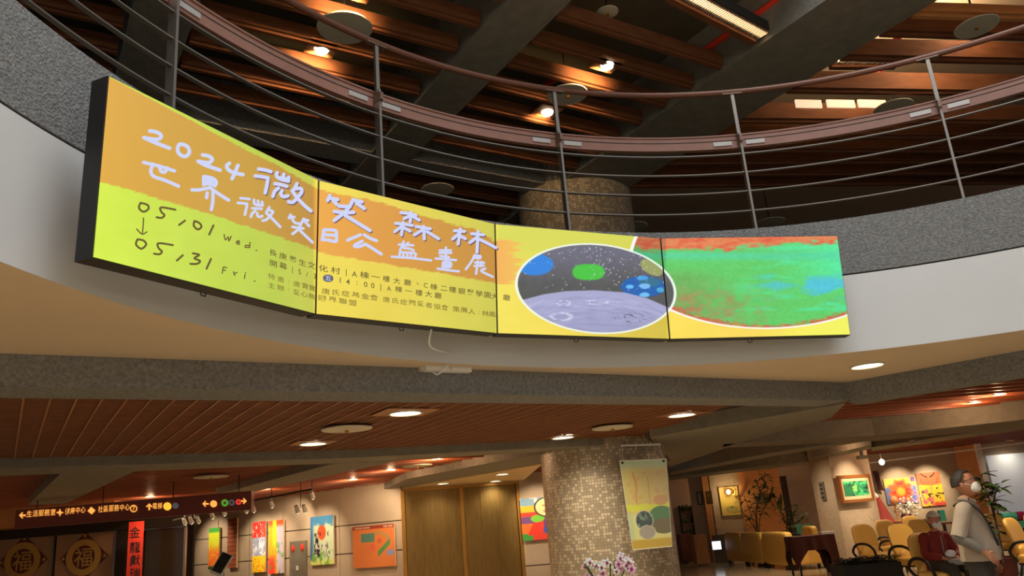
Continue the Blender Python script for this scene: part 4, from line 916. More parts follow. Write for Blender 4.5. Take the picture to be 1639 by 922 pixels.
    if kind == 'sun':
        r = np.hypot((u-.5)*1.2, (v-.47)); a = np.arctan2(v-.47, (u-.5)*1.2); c = over(base, (96, 120, 190), np.ones_like(u)); c = over(c, (226, 206, 90), sm(.55, .75, v+(n-.5)*.4)); c = over(c, (232, 110, 50), sm(.46+.07, .36, r+.06*np.sin(a*9))); c = over(c, (214, 60, 50), sm(.5, .65, n)*sm(.5, .3, r)*sm(.16, .2, r)); c = over(c, (250, 190, 60), sm(.2, .12, r+.03*np.sin(a*11)))
        c = over(c, (120, 70, 160), sm(.85, .9, u)*sm(.8, .86, v)); return over(c, (220, 150, 190), sm(.55, .66, n2)*(u > .8))
    if kind == 'pinkface':
        c = over(base, (244, 204, 60), np.ones_like(u)); c = over(c, (236, 116, 74), sm(.6, .66, v+(n-.5)*.1)); c = over(c, (230, 110, 130), sm(.5, .6, n)*(v < .65)*(u < .55)); c = over(c, (40, 30, 26), sm(.035, .02, np.abs(np.hypot((u-.5)/.36, (v-.78)/.16)-1))*(v < .84)); c = over(c, (40, 30, 26), sm(.03, .015, np.abs(v-.86-(u-.5)**2*1.4))*((np.abs(u-.32) < .13)|(np.abs(u-.68) < .13)))
        c = over(c, (60, 40, 24), sm(.62, .70, fbm(u*10, v*14, 8))*(v < .55)); return over(c, (230, 84, 70), sm(.14, .06, v)*sm(.4, .6, u))
    if kind == 'orangeface':
        c = over(base, (240, 106, 62), np.ones_like(u)); c = over(c, (224, 150, 50), sm(.4, .2, v)*.7); 
        for ex in (.42, .75): c = over(c, (60, 50, 40), sm(.12, .06, np.abs(np.hypot((u-ex)/.13, (v-.8)/.08)-1))*(v > .78)); c = over(c, (214, 50, 50), sm(1, .7, np.hypot((u-ex-.02)/.06, (v-.68)/.03)))
        for k in range(5): c = over(c, (120, 40, 36), sm(1, .7, np.hypot((u-.3-.14*k)/.05, (v-.5)/.028)))
        return over(c, (250, 190, 150), sm(.6, .7, n2)*sm(.5, .3, u)*.8)
    if kind == 'poster_pale':
        c = over(base, (214, 190, 96), np.ones_like(u)); c = over(c, (176, 164, 92), sm(1, .9, np.hypot((u-.55)/.36, (v-.2)/.14))); return over(c, (226, 196, 120), sm(.6, .9, v))
    if kind == 'dark_yellow':
        c = over(base, (190, 150, 40), np.ones_like(u)); return over(c, (60, 90, 40), sm(.5, .6, n))
    if kind == 'grey_plaque': return over(base, (190, 176, 160), np.ones_like(u))+(n2[..., None]-.5)*60
    if kind == 'strip_red': c = over(base, (140, 70, 44), np.ones_like(u)); return over(c, (176, 104, 70), (np.sin(v*70) > .55)*.9)
    if kind == 'plant_relief':
        c = over(base, (208, 142, 84), np.ones_like(u)); return over(c, (176, 120, 70), sm(.5, .7, n)*.5)
    if kind == 'orchidposter':
        c = over(base, (206, 206, 132), np.ones_like(u)); c = over(c, (178, 200, 158), sm(.86, .95, v)); c = over(c, (178, 198, 150), sm(.13, .08, u)); c = over(c, (200, 176, 90), sm(.3, .2, np.abs(v-.65))*.7); c = over(c, (198, 130, 66), sm(.022, .01, np.abs(u-.27-.02*np.sin(v*20)))*(v > .45)*(v < .86)); c = over(c, (190, 150, 80), sm(.014, .006, np.abs(u-.56))*(v > .45)*(v < .8))
        c = over(c, (196, 160, 90), sm(.55, .66, fbm(u*8, v*14, 6))*(v > .55)*(v < .86)*.7); c = over(c, (206, 214, 60), sm(.05, .02, np.abs(v-.46+(n-.5)*.05))); c = over(c, (70, 120, 70), sm(1, .9, np.hypot((u-.8)/.32, (v-.34)/.13)))
        c = over(c, (104, 96, 60), sm(1, .95, np.hypot((u-.84)/.3, (v-.24)/.09))); c = over(c, (196, 150, 90), sm(1, .93, np.hypot((u-.8)/.17, (v-.53)/.06)))
        for cx, cy, rx, ry, q in ((.38, .31, .2, .11, (50, 66, 60)), (.42, .18, .2, .075, (156, 152, 138))): h = np.hypot((u-cx)/rx, (v-cy)/ry); c = over(c, (214, 214, 196), sm(1.08, 1.02, h)); c = over(c, q, sm(1, .97, h)); c = over(c, (110, 140, 120), sm(.5, .7, n2)*sm(1, .9, h)*(q[0] == 50))
        c = over(c, (184, 156, 52), sm(.12, .09, v)); return over(c, (220, 214, 190), sm(.985, .995, np.maximum(np.maximum(u, 1-u), np.maximum(v, 1-v))))
    return base
def hangpic(name, label, cat, A, B, pxs, kind, frame=None, th=.04, off=.09, group=None, nx=60, ny=60, fw=.05, matw=0):
    """pxs: left, right, top, bottom pixel of the picture on the wall line A-B"""
    x0, x1, y0, y1 = pxs; e = np.array([B[0]-A[0], B[1]-A[1]]); e /= np.hypot(*e); n = np.array([e[1], -e[0], 0.0])
    if n[1] > 0: n = -n; e = -e if e[0] < 0 else e
    if e[0] < 0: e = -e
    A_ = np.array(A)+n[:2]*(off+th); B_ = A_+e
    L = onwall(x0, (y0+y1)/2, A_, B_); R = onwall(x1, (y0+y1)/2, A_, B_); zt = onwall((x0+x1)/2, y0, A_, B_)[2]; zb = onwall((x0+x1)/2, y1, A_, B_)[2]
    root = thing(name, label, cat, ((L+R)/2)[:2].tolist()+[zb], 0, group)
    rz = math.atan2(e[1], e[0]); c = (L+R)/2; w = np.hypot(*(R-L)[:2]); h = zt-zb
    cz = np.array([c[0], c[1], (zt+zb)/2])
    MB().box(cz-n*(th/2+.001), (w, th, h), rz).build('canvas_body', frame or 'mat_board', root)
    i = 0.0 if not frame else fw
    E3 = np.array([e[0], e[1], 0]); Z = np.array([0, 0, 1.])
    if frame:
        for s, d in ((1, (w, .03, fw)), (-1, (w, .03, fw))): MB().box(cz+Z*s*(h/2-fw/2)+n*.015, d, rz).build('frame_bar', frame, root)
        for s in (1, -1): MB().box(cz+E3*s*(w/2-fw/2)+n*.015, (fw, .03, h-2*fw), rz).build('frame_bar', frame, root)
    if matw: MB().box(cz+n*.002, (w-2*i, .008, h-2*i), rz).build('mat_board', 'mat_board', root); i += matw
    q = lambda a, b: cz+E3*a*(w/2-i)+Z*b*(h/2-i)+n*(.004+(.006 if matw else 0))
    picture('painted_surface', q(-1, -1), q(1, -1), q(-1, 1), q(1, 1), nx, ny, lambda u, v: paint(kind, u, v), 'paint_image', root)
    return root, cz, n
def spotpic(cz, n, d=1.1, up=1.0, pw=22, ang=60, col=(1, .78, .52)):
    p = np.array(cz)+n*d+np.array([0, 0, up]); p[2] = min(p[2], 2.62); v = Vector(np.array(cz)-p); lamp('picture_light', 'SPOT', tuple(p), pw, col, .04, ang, v.to_track_quat('-Z', 'Y').to_euler(), .8)
pics = [
 ('painting', 'tall narrow green, yellow and orange painting, first left on the stone wall', W0, W1, (334, 351, 845, 911), 'green_orange', None),
 ('painting', 'tall narrow painting in red, white and yellow bands on the stone wall', W0, W1, (404, 425, 835, 916), 'rwy', None),
 ('painting', 'tall narrow painting of an orange and yellow figure right of the banded one', W0, W1, (430, 454, 833, 918), 'figure', None),
 ('painting', 'tall painting of a crowd with an orange heart and blue sky', W1, W2, (497, 534, 826, 904), 'crowd', None),
 ('map_board', 'square orange floor-plan board with a dark title strip left of the gold doors', W1, W2, (565, 632, 841, 908), 'map', None),
 ('painting', 'colourful child-like portrait painting half hidden by the round column', WE, WF, (834, 893, 796, 864), 'face', None),
 ('framed_painting', 'green forest painting in a wooden frame on the rough pillar', q1, q2, (1344, 1395, 760, 804), 'forest', 'frame_gold'),
 ('painting', 'sunburst painting in orange and blue on the lounge wall', Q1a, Q1b, (1417, 1467, 765, 806), 'sun', None),
 ('painting', 'pink and yellow painting of a smiling face, rightmost on the lounge wall', Q1a, Q1b, (1471, 1509, 756, 810), 'pinkface', None),
 ('painting', 'orange painting of a laughing face beyond the gap in the wall', G1a, G1b, (1264, 1299, 771, 832), 'orangeface', None),
 ('poster', 'pale yellow poster lit by the wall sconce', R1a, R1b, (1153, 1183, 779, 825), 'poster_pale', None),
 ('picture', 'small grey plaque left of the wooden strip near the far doorway', atD(1108, 815, 27.4)[:2], atD(1142, 815, 27.2)[:2], (1116, 1124, 787, 808), 'grey_plaque', 'black_soft'),
 ('picture', 'small dark yellow picture right of the wooden strip', atD(1108, 815, 27)[:2], atD(1142, 815, 26.9)[:2], (1130, 1140, 786, 807), 'dark_yellow', 'pot_maroon'),
]
for nm, lb, A, B, p, kind, fr in pics:
    big = kind in ('face', 'map', 'crowd')
    r, cz, n = hangpic(nm, lb, nm.replace('framed_painting', 'painting').replace('map_board', 'map'), A, B, p, kind, fr, nx=90 if big else 60, ny=90 if big else 80, fw=.07 if kind == 'forest' else .03, matw=.08 if kind == 'forest' else 0, th=.03 if kind != 'forest' else .05)
    if kind in ('poster_pale', 'grey_plaque', 'dark_yellow', 'map'): continue
    spotpic(cz, n, 1.3 if p[0] < 900 else 1.2, 1.4, 42 if p[0] < 900 else 60, 62)
spotpic(onwall(470, 850, W1, W2), np.array([0.3, -.95, 0]), 1.3, 1.4, 30, 70); spotpic(onwall(600, 850, W1, W2), np.array([0.3, -.95, 0]), 1.6, 1.4, 40, 80)
sgn, cz, n = hangpic('wooden_plaque', 'tall dark red wooden strip with carved bars between the first two paintings', 'plaque', W0, W1, (364, 379, 830, 909), 'strip_red', None)
# fire alarm panel in the stone wall
a, b = onwall(465, 900, W1-np.array([.0, .08]), W2-np.array([.0, .08])), onwall(491, 900, W1-np.array([0, .08]), W2-np.array([0, .08]))
fp = thing('alarm_panel', 'grey metal panel with two red fire bells on the stone wall', 'alarm', (a+b)/2*np.array([1, 1, 0]), 0)
zt_ = onwall(478, 866, W1, W2)[2]; MB().beam(a, b, .05, 0.3, zt_).build('cover', 'concrete_dark', fp)
for x in (469, 484):
    P = onwall(x, 878 if x < 475 else 876, W1-np.array([0, .12]), W2-np.array([0, .12])); MB().blob(P, (.05, .04, .085), 1, 12, 8).build('alarm_bell', 'red_paper', fp, smooth=True)
P = onwall(478, 909, W1-np.array([0, .1]), W2-np.array([0, .1])); MB().box(P, (.12, .02, .1), 0).build('button_plate', 'disc_white', fp)
# ================================================================== TRACK AND SPOTLIGHTS (left)
def TP(x, y, D): return atD(x, y, D)
trk = MB().tube([TP(278, 833, 17.0), TP(380, 806, 16.2), TP(500, 783, 15.2)], .018, 6).build('lighting_track', 'black_soft'); tag(trk, 'dark lighting track above the stone wall at the left', 'track')
SPT = [(295, 832, 'leftmost track spotlight over the dark door', 16.9, 0), (311, 830, 'double-armed track spotlight, second from the left', 16.7, 1), (339, 822, 'small track spotlight above the first narrow painting', 16.5, 0), (358, 817, 'track spotlight above the wooden strip', 16.4, 0), (386, 806, 'grey track spotlight under the end of the brown sign', 16.1, 1), (399, 812, 'white hooped track spotlight right of the brown sign', 16.0, 1), (434, 804, 'track spotlight above the figure painting', 15.8, 0), (481, 812, 'twin-lamp track spotlight left of the crowd painting', 15.4, 1), (499, 790, 'rightmost track spotlight near the ceiling', 15.2, 0)]
for x, y, lb, D, two in SPT:
    P = TP(x, y, D); t = thing('track_spotlight', lb, 'spotlight', P, 0, 'spotlights on the left track')
    MB().tube([P+np.array([0, .02, .10+.02*two]), P+np.array([0, 0, 0])], .012, 6).build('arm', 'white_plastic', t)
    for s in ((-1, 1) if two else (0,)):
        q = P+np.array([s*.07, 0, -.02]); MB().tube([q+np.array([0, -.05, .05]), q+np.array([.01, .04, -.06])], [.035, .045], 12).build('head', 'white_plastic', t, smooth=True)
        MB().tube([q+np.array([.01, .041, -.062]), q+np.array([.012, .048, -.070])], [.036, .030], 12).build('lens', 'lamp_warm', t)
    MB().tube([P+np.array([0, .02, .09]), P+np.array([0, .02, max(.14, 2.66-P[2])])], .008, 6).build('drop_rod', 'black_soft', t)
# lounge track
t2 = MB().tube([atD(1392, 741, 25.5), atD(1500, 727, 25), atD(1660, 706, 24)], .022, 6).build('lighting_track', 'white_plastic'); tag(t2, 'thin white lighting track across the lounge ceiling at the right', 'track')
P = atD(1411, 738, 24.8); t = thing('track_spotlight', 'bright single spotlight above the dark strip beside the sunburst painting', 'spotlight', P)
MB().tube([P+np.array([0, 0, .22]), P], .02, 6).build('arm', 'white_plastic', t); MB().blob(P-np.array([0, 0, .03]), (.08, .08, .09), 1, 12, 8).build('head', 'lamp_warm', t, smooth=True)
for x, y, lb in ((1380, 732, 'white camera-like fixture at the top of the rough pillar'), (1465, 707, 'pale box fixture on the beam above the lounge, left'), (1515, 698, 'pale box fixture on the beam above the lounge, middle'), (1600, 685, 'pale box fixture on the beam above the lounge, right')):
    P = atD(x, y, 19.5 if x < 1400 else 17.5); t = thing('ceiling_fixture', lb, 'fixture', P, 0, 'pale fixtures under the right beams'); MB().box(P, (.22, .16, .08)).build('body', 'disc_white', t); MB().box(P+np.array([0, 0, .10]), (.06, .06, .16)).build('mount', 'disc_white', t)
# ================================================================== POSTER HANGING BY THE COLUMN
pd = CC-dirc*(CR+.30); e2_ = np.array([dirc[1], -dirc[0]]); Ap = pd; Bp = pd+np.array([.99, -.1])
hp = thing('hanging_poster', 'long green and yellow exhibition poster hanging at the round column', 'poster', (onwall(1033, 810, Ap, Bp)))
q = [onwall(*p, Ap, Bp) for p in ((1013, 881), (1076, 875), (991, 737), (1067, 734))]
picture('print', q[0], q[1], q[2], q[3], 90, 190, lambda u, v: paint('orchidposter', u, v), 'banner_image', hp)
nb_ = np.array([0, .012, 0]); MB().add([p+nb_ for p in (q[0], q[1], q[3], q[2])]+[p+nb_*.3 for p in (q[0], q[1], q[3], q[2])], [(0, 1, 2, 3), (7, 6, 5, 4), (0, 4, 5, 1), (1, 5, 6, 2), (2, 6, 7, 3), (3, 7, 4, 0)]).build('backing_sheet', 'disc_white', hp)
for xa in (1000, 1050): q_ = onwall(xa, 712, Ap, Bp); MB().tube([q_, (q_[0], q_[1], max(ZB+.02, q_[2]+.02))], .004, 5).build('ceiling_cord', 'black_soft', hp)
MB().tube([onwall(993, 713, Ap, Bp), onwall(1057, 711, Ap, Bp)], .012, 8).build('hanging_bar', 'white_plastic', hp)
for xa, ya, xb, yb in ((997, 738, 996, 713), (1062, 734, 1054, 711)): MB().tube([onwall(xa, ya, Ap, Bp), onwall(xb, yb, Ap, Bp)], .003, 5).build('string', 'white_plastic', hp)
for xa, ya in ((996, 741), (1062, 738)): MB().blob(onwall(xa, ya, Ap, Bp)-nb_, (.018, .008, .018), 1, 10, 6).build('eyelet', 'black_soft', hp)
# ================================================================== SCONCE, SIGN, FURNITURE AT THE RIGHT
P = atD(1172, 787, 26.7); t = thing('wall_sconce', 'glowing wall lamp in front of the pale yellow poster', 'lamp', P)
MB().blob(P+np.array([-.12, 0, 0]), (.07, .07, .08), 1, 14, 8).build('bulb', 'lamp_amber', t, smooth=True); MB().tube([P+np.array([.02, 0, .09]), P+np.array([.05, -.06, .12]), P+np.array([.10, -.04, .05]), P+np.array([.08, .02, -.08]), P+np.array([.0, .05, -.1])], .022, 8).build('bracket', 'brass', t, smooth=True); MB().box(P+np.array([.02, .15, 0]), (.1, .03, .2)).build('back_plate', 'brass', t)
lamp('lamp_light', 'POINT', tuple(P+np.array([-.12, -.05, 0])), 9, (1, .72, .35), .07)
P = atD(1147, 873, 26.0); t = thing('exit_sign', 'small glowing white floor-level sign box at the wall base', 'sign', P*np.array([1, 1, 0])+np.array([0, 0, P[2]]))
MB().box(P, (.26, .06, .24)).build('light_box', 'exit_glow', t); MB().box(P+np.array([0, .05, 0]), (.30, .05, .28)).build('frame', 'black_soft', t)
def cabinet(x0, x1, ytop, D, lb, m='wood_light', d=.5):
    a, b = atD(x0, ytop, D), atD(x1, ytop, D); w = b[0]-a[0]; zt = a[2]; t = thing('cabinet', lb, 'cabinet', ((a[0]+b[0])/2, D+d/2, 0))
    c = np.array([(a[0]+b[0])/2, D+d/2, zt/2]); MB().box(c+np.array([0, 0, .02]), (w, d, zt-.08)).build('body', m, t); MB().box((c[0], c[1], zt), (w+.04, d+.04, .03)).build('top', m, t); MB().box((c[0], D-.01, zt/2), (w*.9, .02, zt*.8)).build('door', m, t)
    MB().box((c[0], D-.03, zt*.6), (.02, .02, .12)).build('door_handle', 'brass', t)
cabinet(1110, 1131, 858, 25.5, 'brown wooden cabinet beside the glowing sign'); cabinet(1088, 1106, 856, 27.5, 'low reddish cabinet in front of the far doorway', 'wood_red')
tg = thing('display_rack', 'dark rack of small plants and goods by the far doorway', 'rack', atD(1103, 855, 28.2)*np.array([1, 1, 0]))
P = atD(1103, 855, 28.2)
for z in (.4, .8, 1.2, 1.6): MB().box((P[0], P[1], z), (.45, .35, .02)).build('shelf', 'wood_dark', tg)
for sx in (-1, 1): MB().box((P[0]+sx*.22, P[1], .9), (.03, .35, 1.8)).build('side', 'black_soft', tg)
mb = MB()
for k in range(40): mb.blob((P[0]+random.uniform(-.18, .18), P[1]-random.uniform(0, .12), random.choice((.47, .87, 1.27, 1.67))+random.uniform(0, .1)), (.05, .04, .07), 1, 7, 5)
tag(mb.build('small_goods', 'leaf', tg), kind='stuff')
# sofa row seen from behind
SA, SBp = atD(1158, 860, 25.4), atD(1258, 860, 20.8); SA = SA[:2]; SBp = SBp[:2]; e = SBp-SA; L = np.hypot(*e); u = e/L; rz = math.atan2(u[1], u[0]); nn = np.array([-u[1], u[0]]); nn = -nn if nn[0] < 0 else nn
sf = thing('sofa', 'yellow three-part sofa seen from behind, left of the maroon-covered table', 'sofa', (SA[0], SA[1], 0))
cuts = [0, .30, .635, 1.0]
for i in range(3):
    p, q = SA+e*cuts[i]+u*.03, SA+e*cuts[i+1]-u*.03; c = (p+q)/2; w = np.hypot(*(q-p))
    Mx = Matrix.Rotation(rz, 4, 'Z'); MB().blob((c[0]+nn[0]*.10, c[1]+nn[1]*.10, .50), (w/2, .11, .40), .25, 20, 12, Mx).build('back_cushion', 'yellow_vinyl', sf, smooth=True)
    MB().blob((c[0]+nn[0]*.50, c[1]+nn[1]*.50, .34), (w/2, .36, .12), .3, 20, 10, Mx).build('seat_cushion', 'yellow_vinyl', sf, smooth=True)
for s in (.02, .32, .35, .62, .66, .98):
    p = SA+e*s; 
    for o_ in (.06, .75): MB().box((p[0]+nn[0]*o_, p[1]+nn[1]*o_, .06), (.06, .06, .12), rz).build('leg', 'black', sf)
for s, o_ in ((1.0, .45),): p = SA+e*s+u*.12; MB().blob((p[0]+nn[0]*o_, p[1]+nn[1]*o_, .40), (.12, .44, .28), .35, 18, 10, Matrix.Rotation(rz, 4, 'Z')).build('armrest', 'yellow_vinyl', sf, smooth=True)
# yellow armchair behind the table cloth
AC = at(1292, 902, 0); t = thing('armchair', 'yellow armchair partly hidden by the maroon table cloth', 'armchair', (AC[0], AC[1]+.5, 0))
MB().blob((AC[0], AC[1]+.45, .36), (.42, .42, .16), .3, 18, 10).build('seat', 'yellow_vinyl', t, smooth=True); MB().blob((AC[0]+.36, AC[1]+.45, .58), (.1, .42, .36), .3, 18, 10).build('backrest', 'yellow_vinyl', t, smooth=True)
for sx in (-1, 1):
    for sy in (-1, 1): MB().tube([(AC[0]+sx*.33, AC[1]+.45+sy*.33, .24), (AC[0]+sx*.34, AC[1]+.45+sy*.34, 0)], .025).build('leg', 'black', t)
# table with maroon cloth
D = 18.6; a, b = atD(1270, 858, D), atD(1334, 853, D); zt_ = .84; cx_, w_ = (a[0]+b[0])/2, b[0]-a[0]
tb = thing('table', 'table under a dark maroon cloth left of the rough pillar', 'table', (cx_, D+.35, 0))
MB().box((cx_, D+.35, zt_-.03), (w_, .7, .03)).build('tabletop', 'wood_dark', tb)
for sx in (-1, 1):
    for sy in (-1, 1): MB().box((cx_+sx*(w_/2-.05), D+.35+sy*.3, zt_/2-.02), (.04, .04, zt_-.05)).build('leg', 'black', tb)
n = 72; vs = []; fs = []; rows = 10
for r in range(rows+1):
    for k in range(n):
        a_ = 2*math.pi*k/n; cxs, sns = math.cos(a_), math.sin(a_); sq = max(abs(cxs), abs(sns)); bx_, by_ = cxs/sq, sns/sq; corner = abs(abs(bx_)-abs(by_)) < .45
        t_ = r/rows; drop = (.30+.38*max(0, 1-abs(abs(bx_)-abs(by_))*1.6)+.2*(bx_ > .6))*t_; wv = .03*math.sin(k*1.1)*t_
        vs.append((cx_+bx_*(w_/2+.01+wv+.04*t_), D+.35+by_*(.36+wv), zt_-drop))
for r in range(rows):
    for k in range(n): k2 = (k+1) % n; fs.append((r*n+k, r*n+k2, (r+1)*n+k2, (r+1)*n+k))
fs.append(tuple(range(n)))
tag(MB().add(vs, fs).build('tablecloth', 'maroon_cloth', smooth=True), 'dark maroon cloth draped over the table with hanging corners', 'tablecloth')
tag(MB().box((cx_+.38, D+.2, zt_+.03), (.34, .2, .05)).build('napkin_box', 'white_plastic'), 'small white box on the maroon tablecloth', 'box')
# teal-clothed tables
def teal(x0, x1, y, D, lb, h=.78):
    a, b = atD(x0, y, D), atD(x1, y, D); w = b[0]-a[0]; cx = (a[0]+b[0])/2; t = thing('table', 'table '+lb, 'table', (cx, D+.4, 0)); z = a[2]
    MB().box((cx, D+.4, z-.03), (w, .8, .03)).build('tabletop', 'wood_light', t)
    for sx in (-1, 1): MB().box((cx+sx*(w/2-.08), D+.4, z/2-.02), (.06, .6, z-.05)).build('leg', 'black', t)
    q = MB().box((cx, D+.4, z+.0), (w+.04, .84, .02)); q.box((cx, D-.02, z-.12), (w+.04, .02, .24)); tag(q.build('tablecloth', 'teal_cloth'), 'teal cloth '+lb, 'tablecloth'); return cx, z
teal(1275, 1299, 842, 27.5, 'beyond the gap between the walls')
cx, z = teal(1590, 1660, 838, 21.5, 'in front of the right window')
tag(MB().tube([(cx-.75, 21.6, z+.12), (cx+.1, 21.6, z+.12)], .11, 14).build('cloth_roll', 'teal_cloth', smooth=True), 'teal cloth roll on the table near the right window', 'cloth')
tag(MB().tube([(cx+.12, 21.6, z+.12), (cx+.30, 21.6, z+.12)], .115, 14).build('cloth_roll', 'petal_dark', smooth=True), 'purple end roll beside the teal cloth roll', 'cloth')
# long wood-edged table with lounge flowers behind the chairs
D = 21.8; a, b = atD(1402, 838, D), atD(1500, 838, D); lt = thing('table', 'long low side table behind the yellow chairs carrying the flowers', 'table', ((a[0]+b[0])/2, D+.3, 0)); z5 = a[2]
MB().box(((a[0]+b[0])/2, D+.3, z5-.02), (b[0]-a[0], .6, .04)).build('tabletop', 'wood_dark', lt)
for x_ in (a[0]+.1, b[0]-.1): MB().box((x_, D+.3, z5/2-.02), (.06, .5, z5-.04)).build('leg', 'black', lt)
# folded pink fabric cone
P = atD(1416, 838, D); t = thing('folded_parasol', 'folded pink-red fabric parasol with white tip leaning beside the sunburst painting', 'parasol', (P[0], D+.3, z5))
MB().lathe([(.32, 0), (.30, .02), (.20, .25), (.10, .5), (.04, .66)], (P[0]+.08, D+.3, z5), 16).build('fabric', 'red_jacket', t, smooth=True); MB().tube([(P[0]+.08, D+.3, z5+.62), (P[0]-.02, D+.3, z5+.8)], [.05, .03], 10).build('tip', 'petal_white', t, smooth=True)
P = atD(1407, 785, 26.6); tag(MB().add([(P[0]-.07, 26.6, 2.35), (P[0]+.08, 26.6, 2.35), (P[0]+.16, 26.6, 1.72), (P[0]+.02, 26.6, 1.78), (P[0]-.07, 26.64, 2.35), (P[0]+.08, 26.64, 2.35), (P[0]+.16, 26.64, 1.72), (P[0]+.02, 26.64, 1.78)], [(0, 1, 2, 3), (7, 6, 5, 4), (0, 4, 5, 1), (1, 5, 6, 2), (2, 6, 7, 3), (3, 7, 4, 0)]).build('dark_strip', 'pot_maroon'), 'narrow dark wooden strip hanging left of the sunburst painting', 'plaque')
P = onwall(1318, 786, q0, q1); t = thing('wall_plaque', 'narrow grey lettered plaque on the left face of the rough pillar', 'plaque', P)
e_ = (q1-q0)/np.hypot(*(q1-q0)); rz_ = math.atan2(e_[1], e_[0]); nv = np.array([e_[1], -e_[0], 0]); nv = nv if nv[1] < 0 else -nv
MB().box(P+nv*.02, (.28, .03, .44), rz_).build('plate', 'concrete_dark', t)
for k in range(4): MB().box(P+nv*.04+np.array([0, 0, .15-.1*k]), (.16, .006, .04), rz_).build('letter_row', 'black_soft', t)
P = atD(1510, 836, 15.8)
t = thing('gift_box', 'small teal box on the high stand between the seated person and the standing man', 'box', (P[0], P[1], 0)); MB().box((P[0], P[1], P[2]+.12), (.10, .08, .20)).build('box_body', 'teal_cloth', t); MB().box((P[0], P[1], P[2]-.02), (.3, .3, .03)).build('stand_top', 'wood_dark', t); MB().tube([(P[0], P[1], P[2]-.02), (P[0], P[1], 0)], .03).build('stand_pole', 'black', t)
# ================================================================== PLANTS
def leafmesh(mb, p, d, L, w, droop=.3, seg=4):
    d = Vector(d).normalized(); side = d.cross(Vector((0, 0, 1)));
    if side.length < .1: side = Vector((1, 0, 0))
    side.normalize(); vs = []; fs = []
    for i in range(seg+1):
        t = i/seg; c = Vector([float(q) for q in p])+d*L*t-Vector((0, 0, droop*L*t*t)); ww = w*math.sin(math.pi*min(1, t*.92+.04)); vs += [tuple(c-side*ww/2), tuple(c+Vector((0, 0, -.12*ww))), tuple(c+side*ww/2)]
    for i in range(seg):
        a = i*3; fs += [(a, a+1, a+4, a+3), (a+1, a+2, a+5, a+4)]
    mb.add(vs, fs)
def plant(name, label, cat, base, stems, m='leaf', nleaf=60, L=.16, w=.06, pot='pot_maroon', potr=.18, poth=.32, group=None, spread=.22, stand=0):
    t = thing(name, label, cat, base, 0, group); b = np.array(base, float)
    if stand: MB().box(b+np.array([0, 0, stand/2]), (potr*2.2, potr*2.2, stand)).build('stand', 'wood_dark', t); b = b+np.array([0, 0, stand])
    MB().lathe([(potr*.7, 0), (potr, poth), (potr*1.06, poth), (potr*1.06, poth-.03), (potr*.9, poth-.03)], b, 18).build('pot', pot, t, smooth=True)
    MB().lathe([(.001, poth-.03), (potr*.9, poth-.035)], b, 12).build('soil', 'bark', t)
    tips = []
    for s in stems:
        pts = cr([b+np.array([0, 0, poth-.05])]+[b+np.array(q) for q in s], 5); MB().tube(pts, list(np.linspace(.016, .007, len(pts))), 6).build('stem', 'bark', t); tips += pts[len(pts)//3:]
    mb = MB()
    for k in range(nleaf):
        p = random.choice(tips)+np.array([random.gauss(0, spread*.35) for _ in range(3)]); a = random.uniform(0, 2*math.pi); leafmesh(mb, p, (math.cos(a), math.sin(a), random.uniform(-.2, .8)), L*random.uniform(.7, 1.2), w*random.uniform(.7, 1.2))
    o = mb.build('foliage', m, t, smooth=True); o['kind'] = 'stuff'; return t
P = at(1262, 897, 0); P = atD(1262, 860, 22.5)
plant('potted_plant', 'dark leafy plant in a maroon pot at the end of the orange wall', 'plant', (P[0], 22.5, .0), [[(0, 0, 1.0), (-.12, 0, 1.6)], [(.1, 0, 1.0), (.35, 0, 1.45)], [(0, .05, .9), (.12, 0, 1.3)], [(.1, 0, .9), (.5, -.05, 1.2)]], nleaf=190, L=.2, w=.07, potr=.2, poth=.5)
P = atD(1215, 860, 24.6)
plant('dry_plant', 'tall pale-leaved indoor tree in front of the orange wall behind the sofa', 'plant', (P[0], 24.6, 0), [[(-.1, 0, 1.2), (-.25, 0, 1.9)], [(0, 0, 1.3), (.25, 0, 1.9), (.15, 0, 2.3)], [(.1, 0, 1.2), (.5, 0, 1.75)], [(.05, 0, 1.5), (.4, 0, 2.2), (.45, 0, 2.5)], [(-.1, 0, 1.0), (-.4, 0, 1.5)]], 'leaf_grey', 150, .26, .09, spread=.28, potr=.22, poth=.4)
P = atD(1228, 800, 26.1); t = thing('wall_bouquet', 'green and dark leafy bunch hanging high on the orange wall', 'plant', P)
mb = MB(); 
for k in range(60): a_ = random.uniform(0, 6.28); leafmesh(mb, P+np.array([random.gauss(.05, .2), random.uniform(-.12, .0), random.gauss(.18, .2)]), (math.cos(a_), -.3, math.sin(a_)), .26, .09)
o = mb.build('foliage', 'leaf', t); o['kind'] = 'stuff'; MB().tube([P+np.array([0, .1, .7]), P+np.array([.05, 0, .3]), P+np.array([-.1, 0, -.2])], .012).build('stem', 'bark', t)
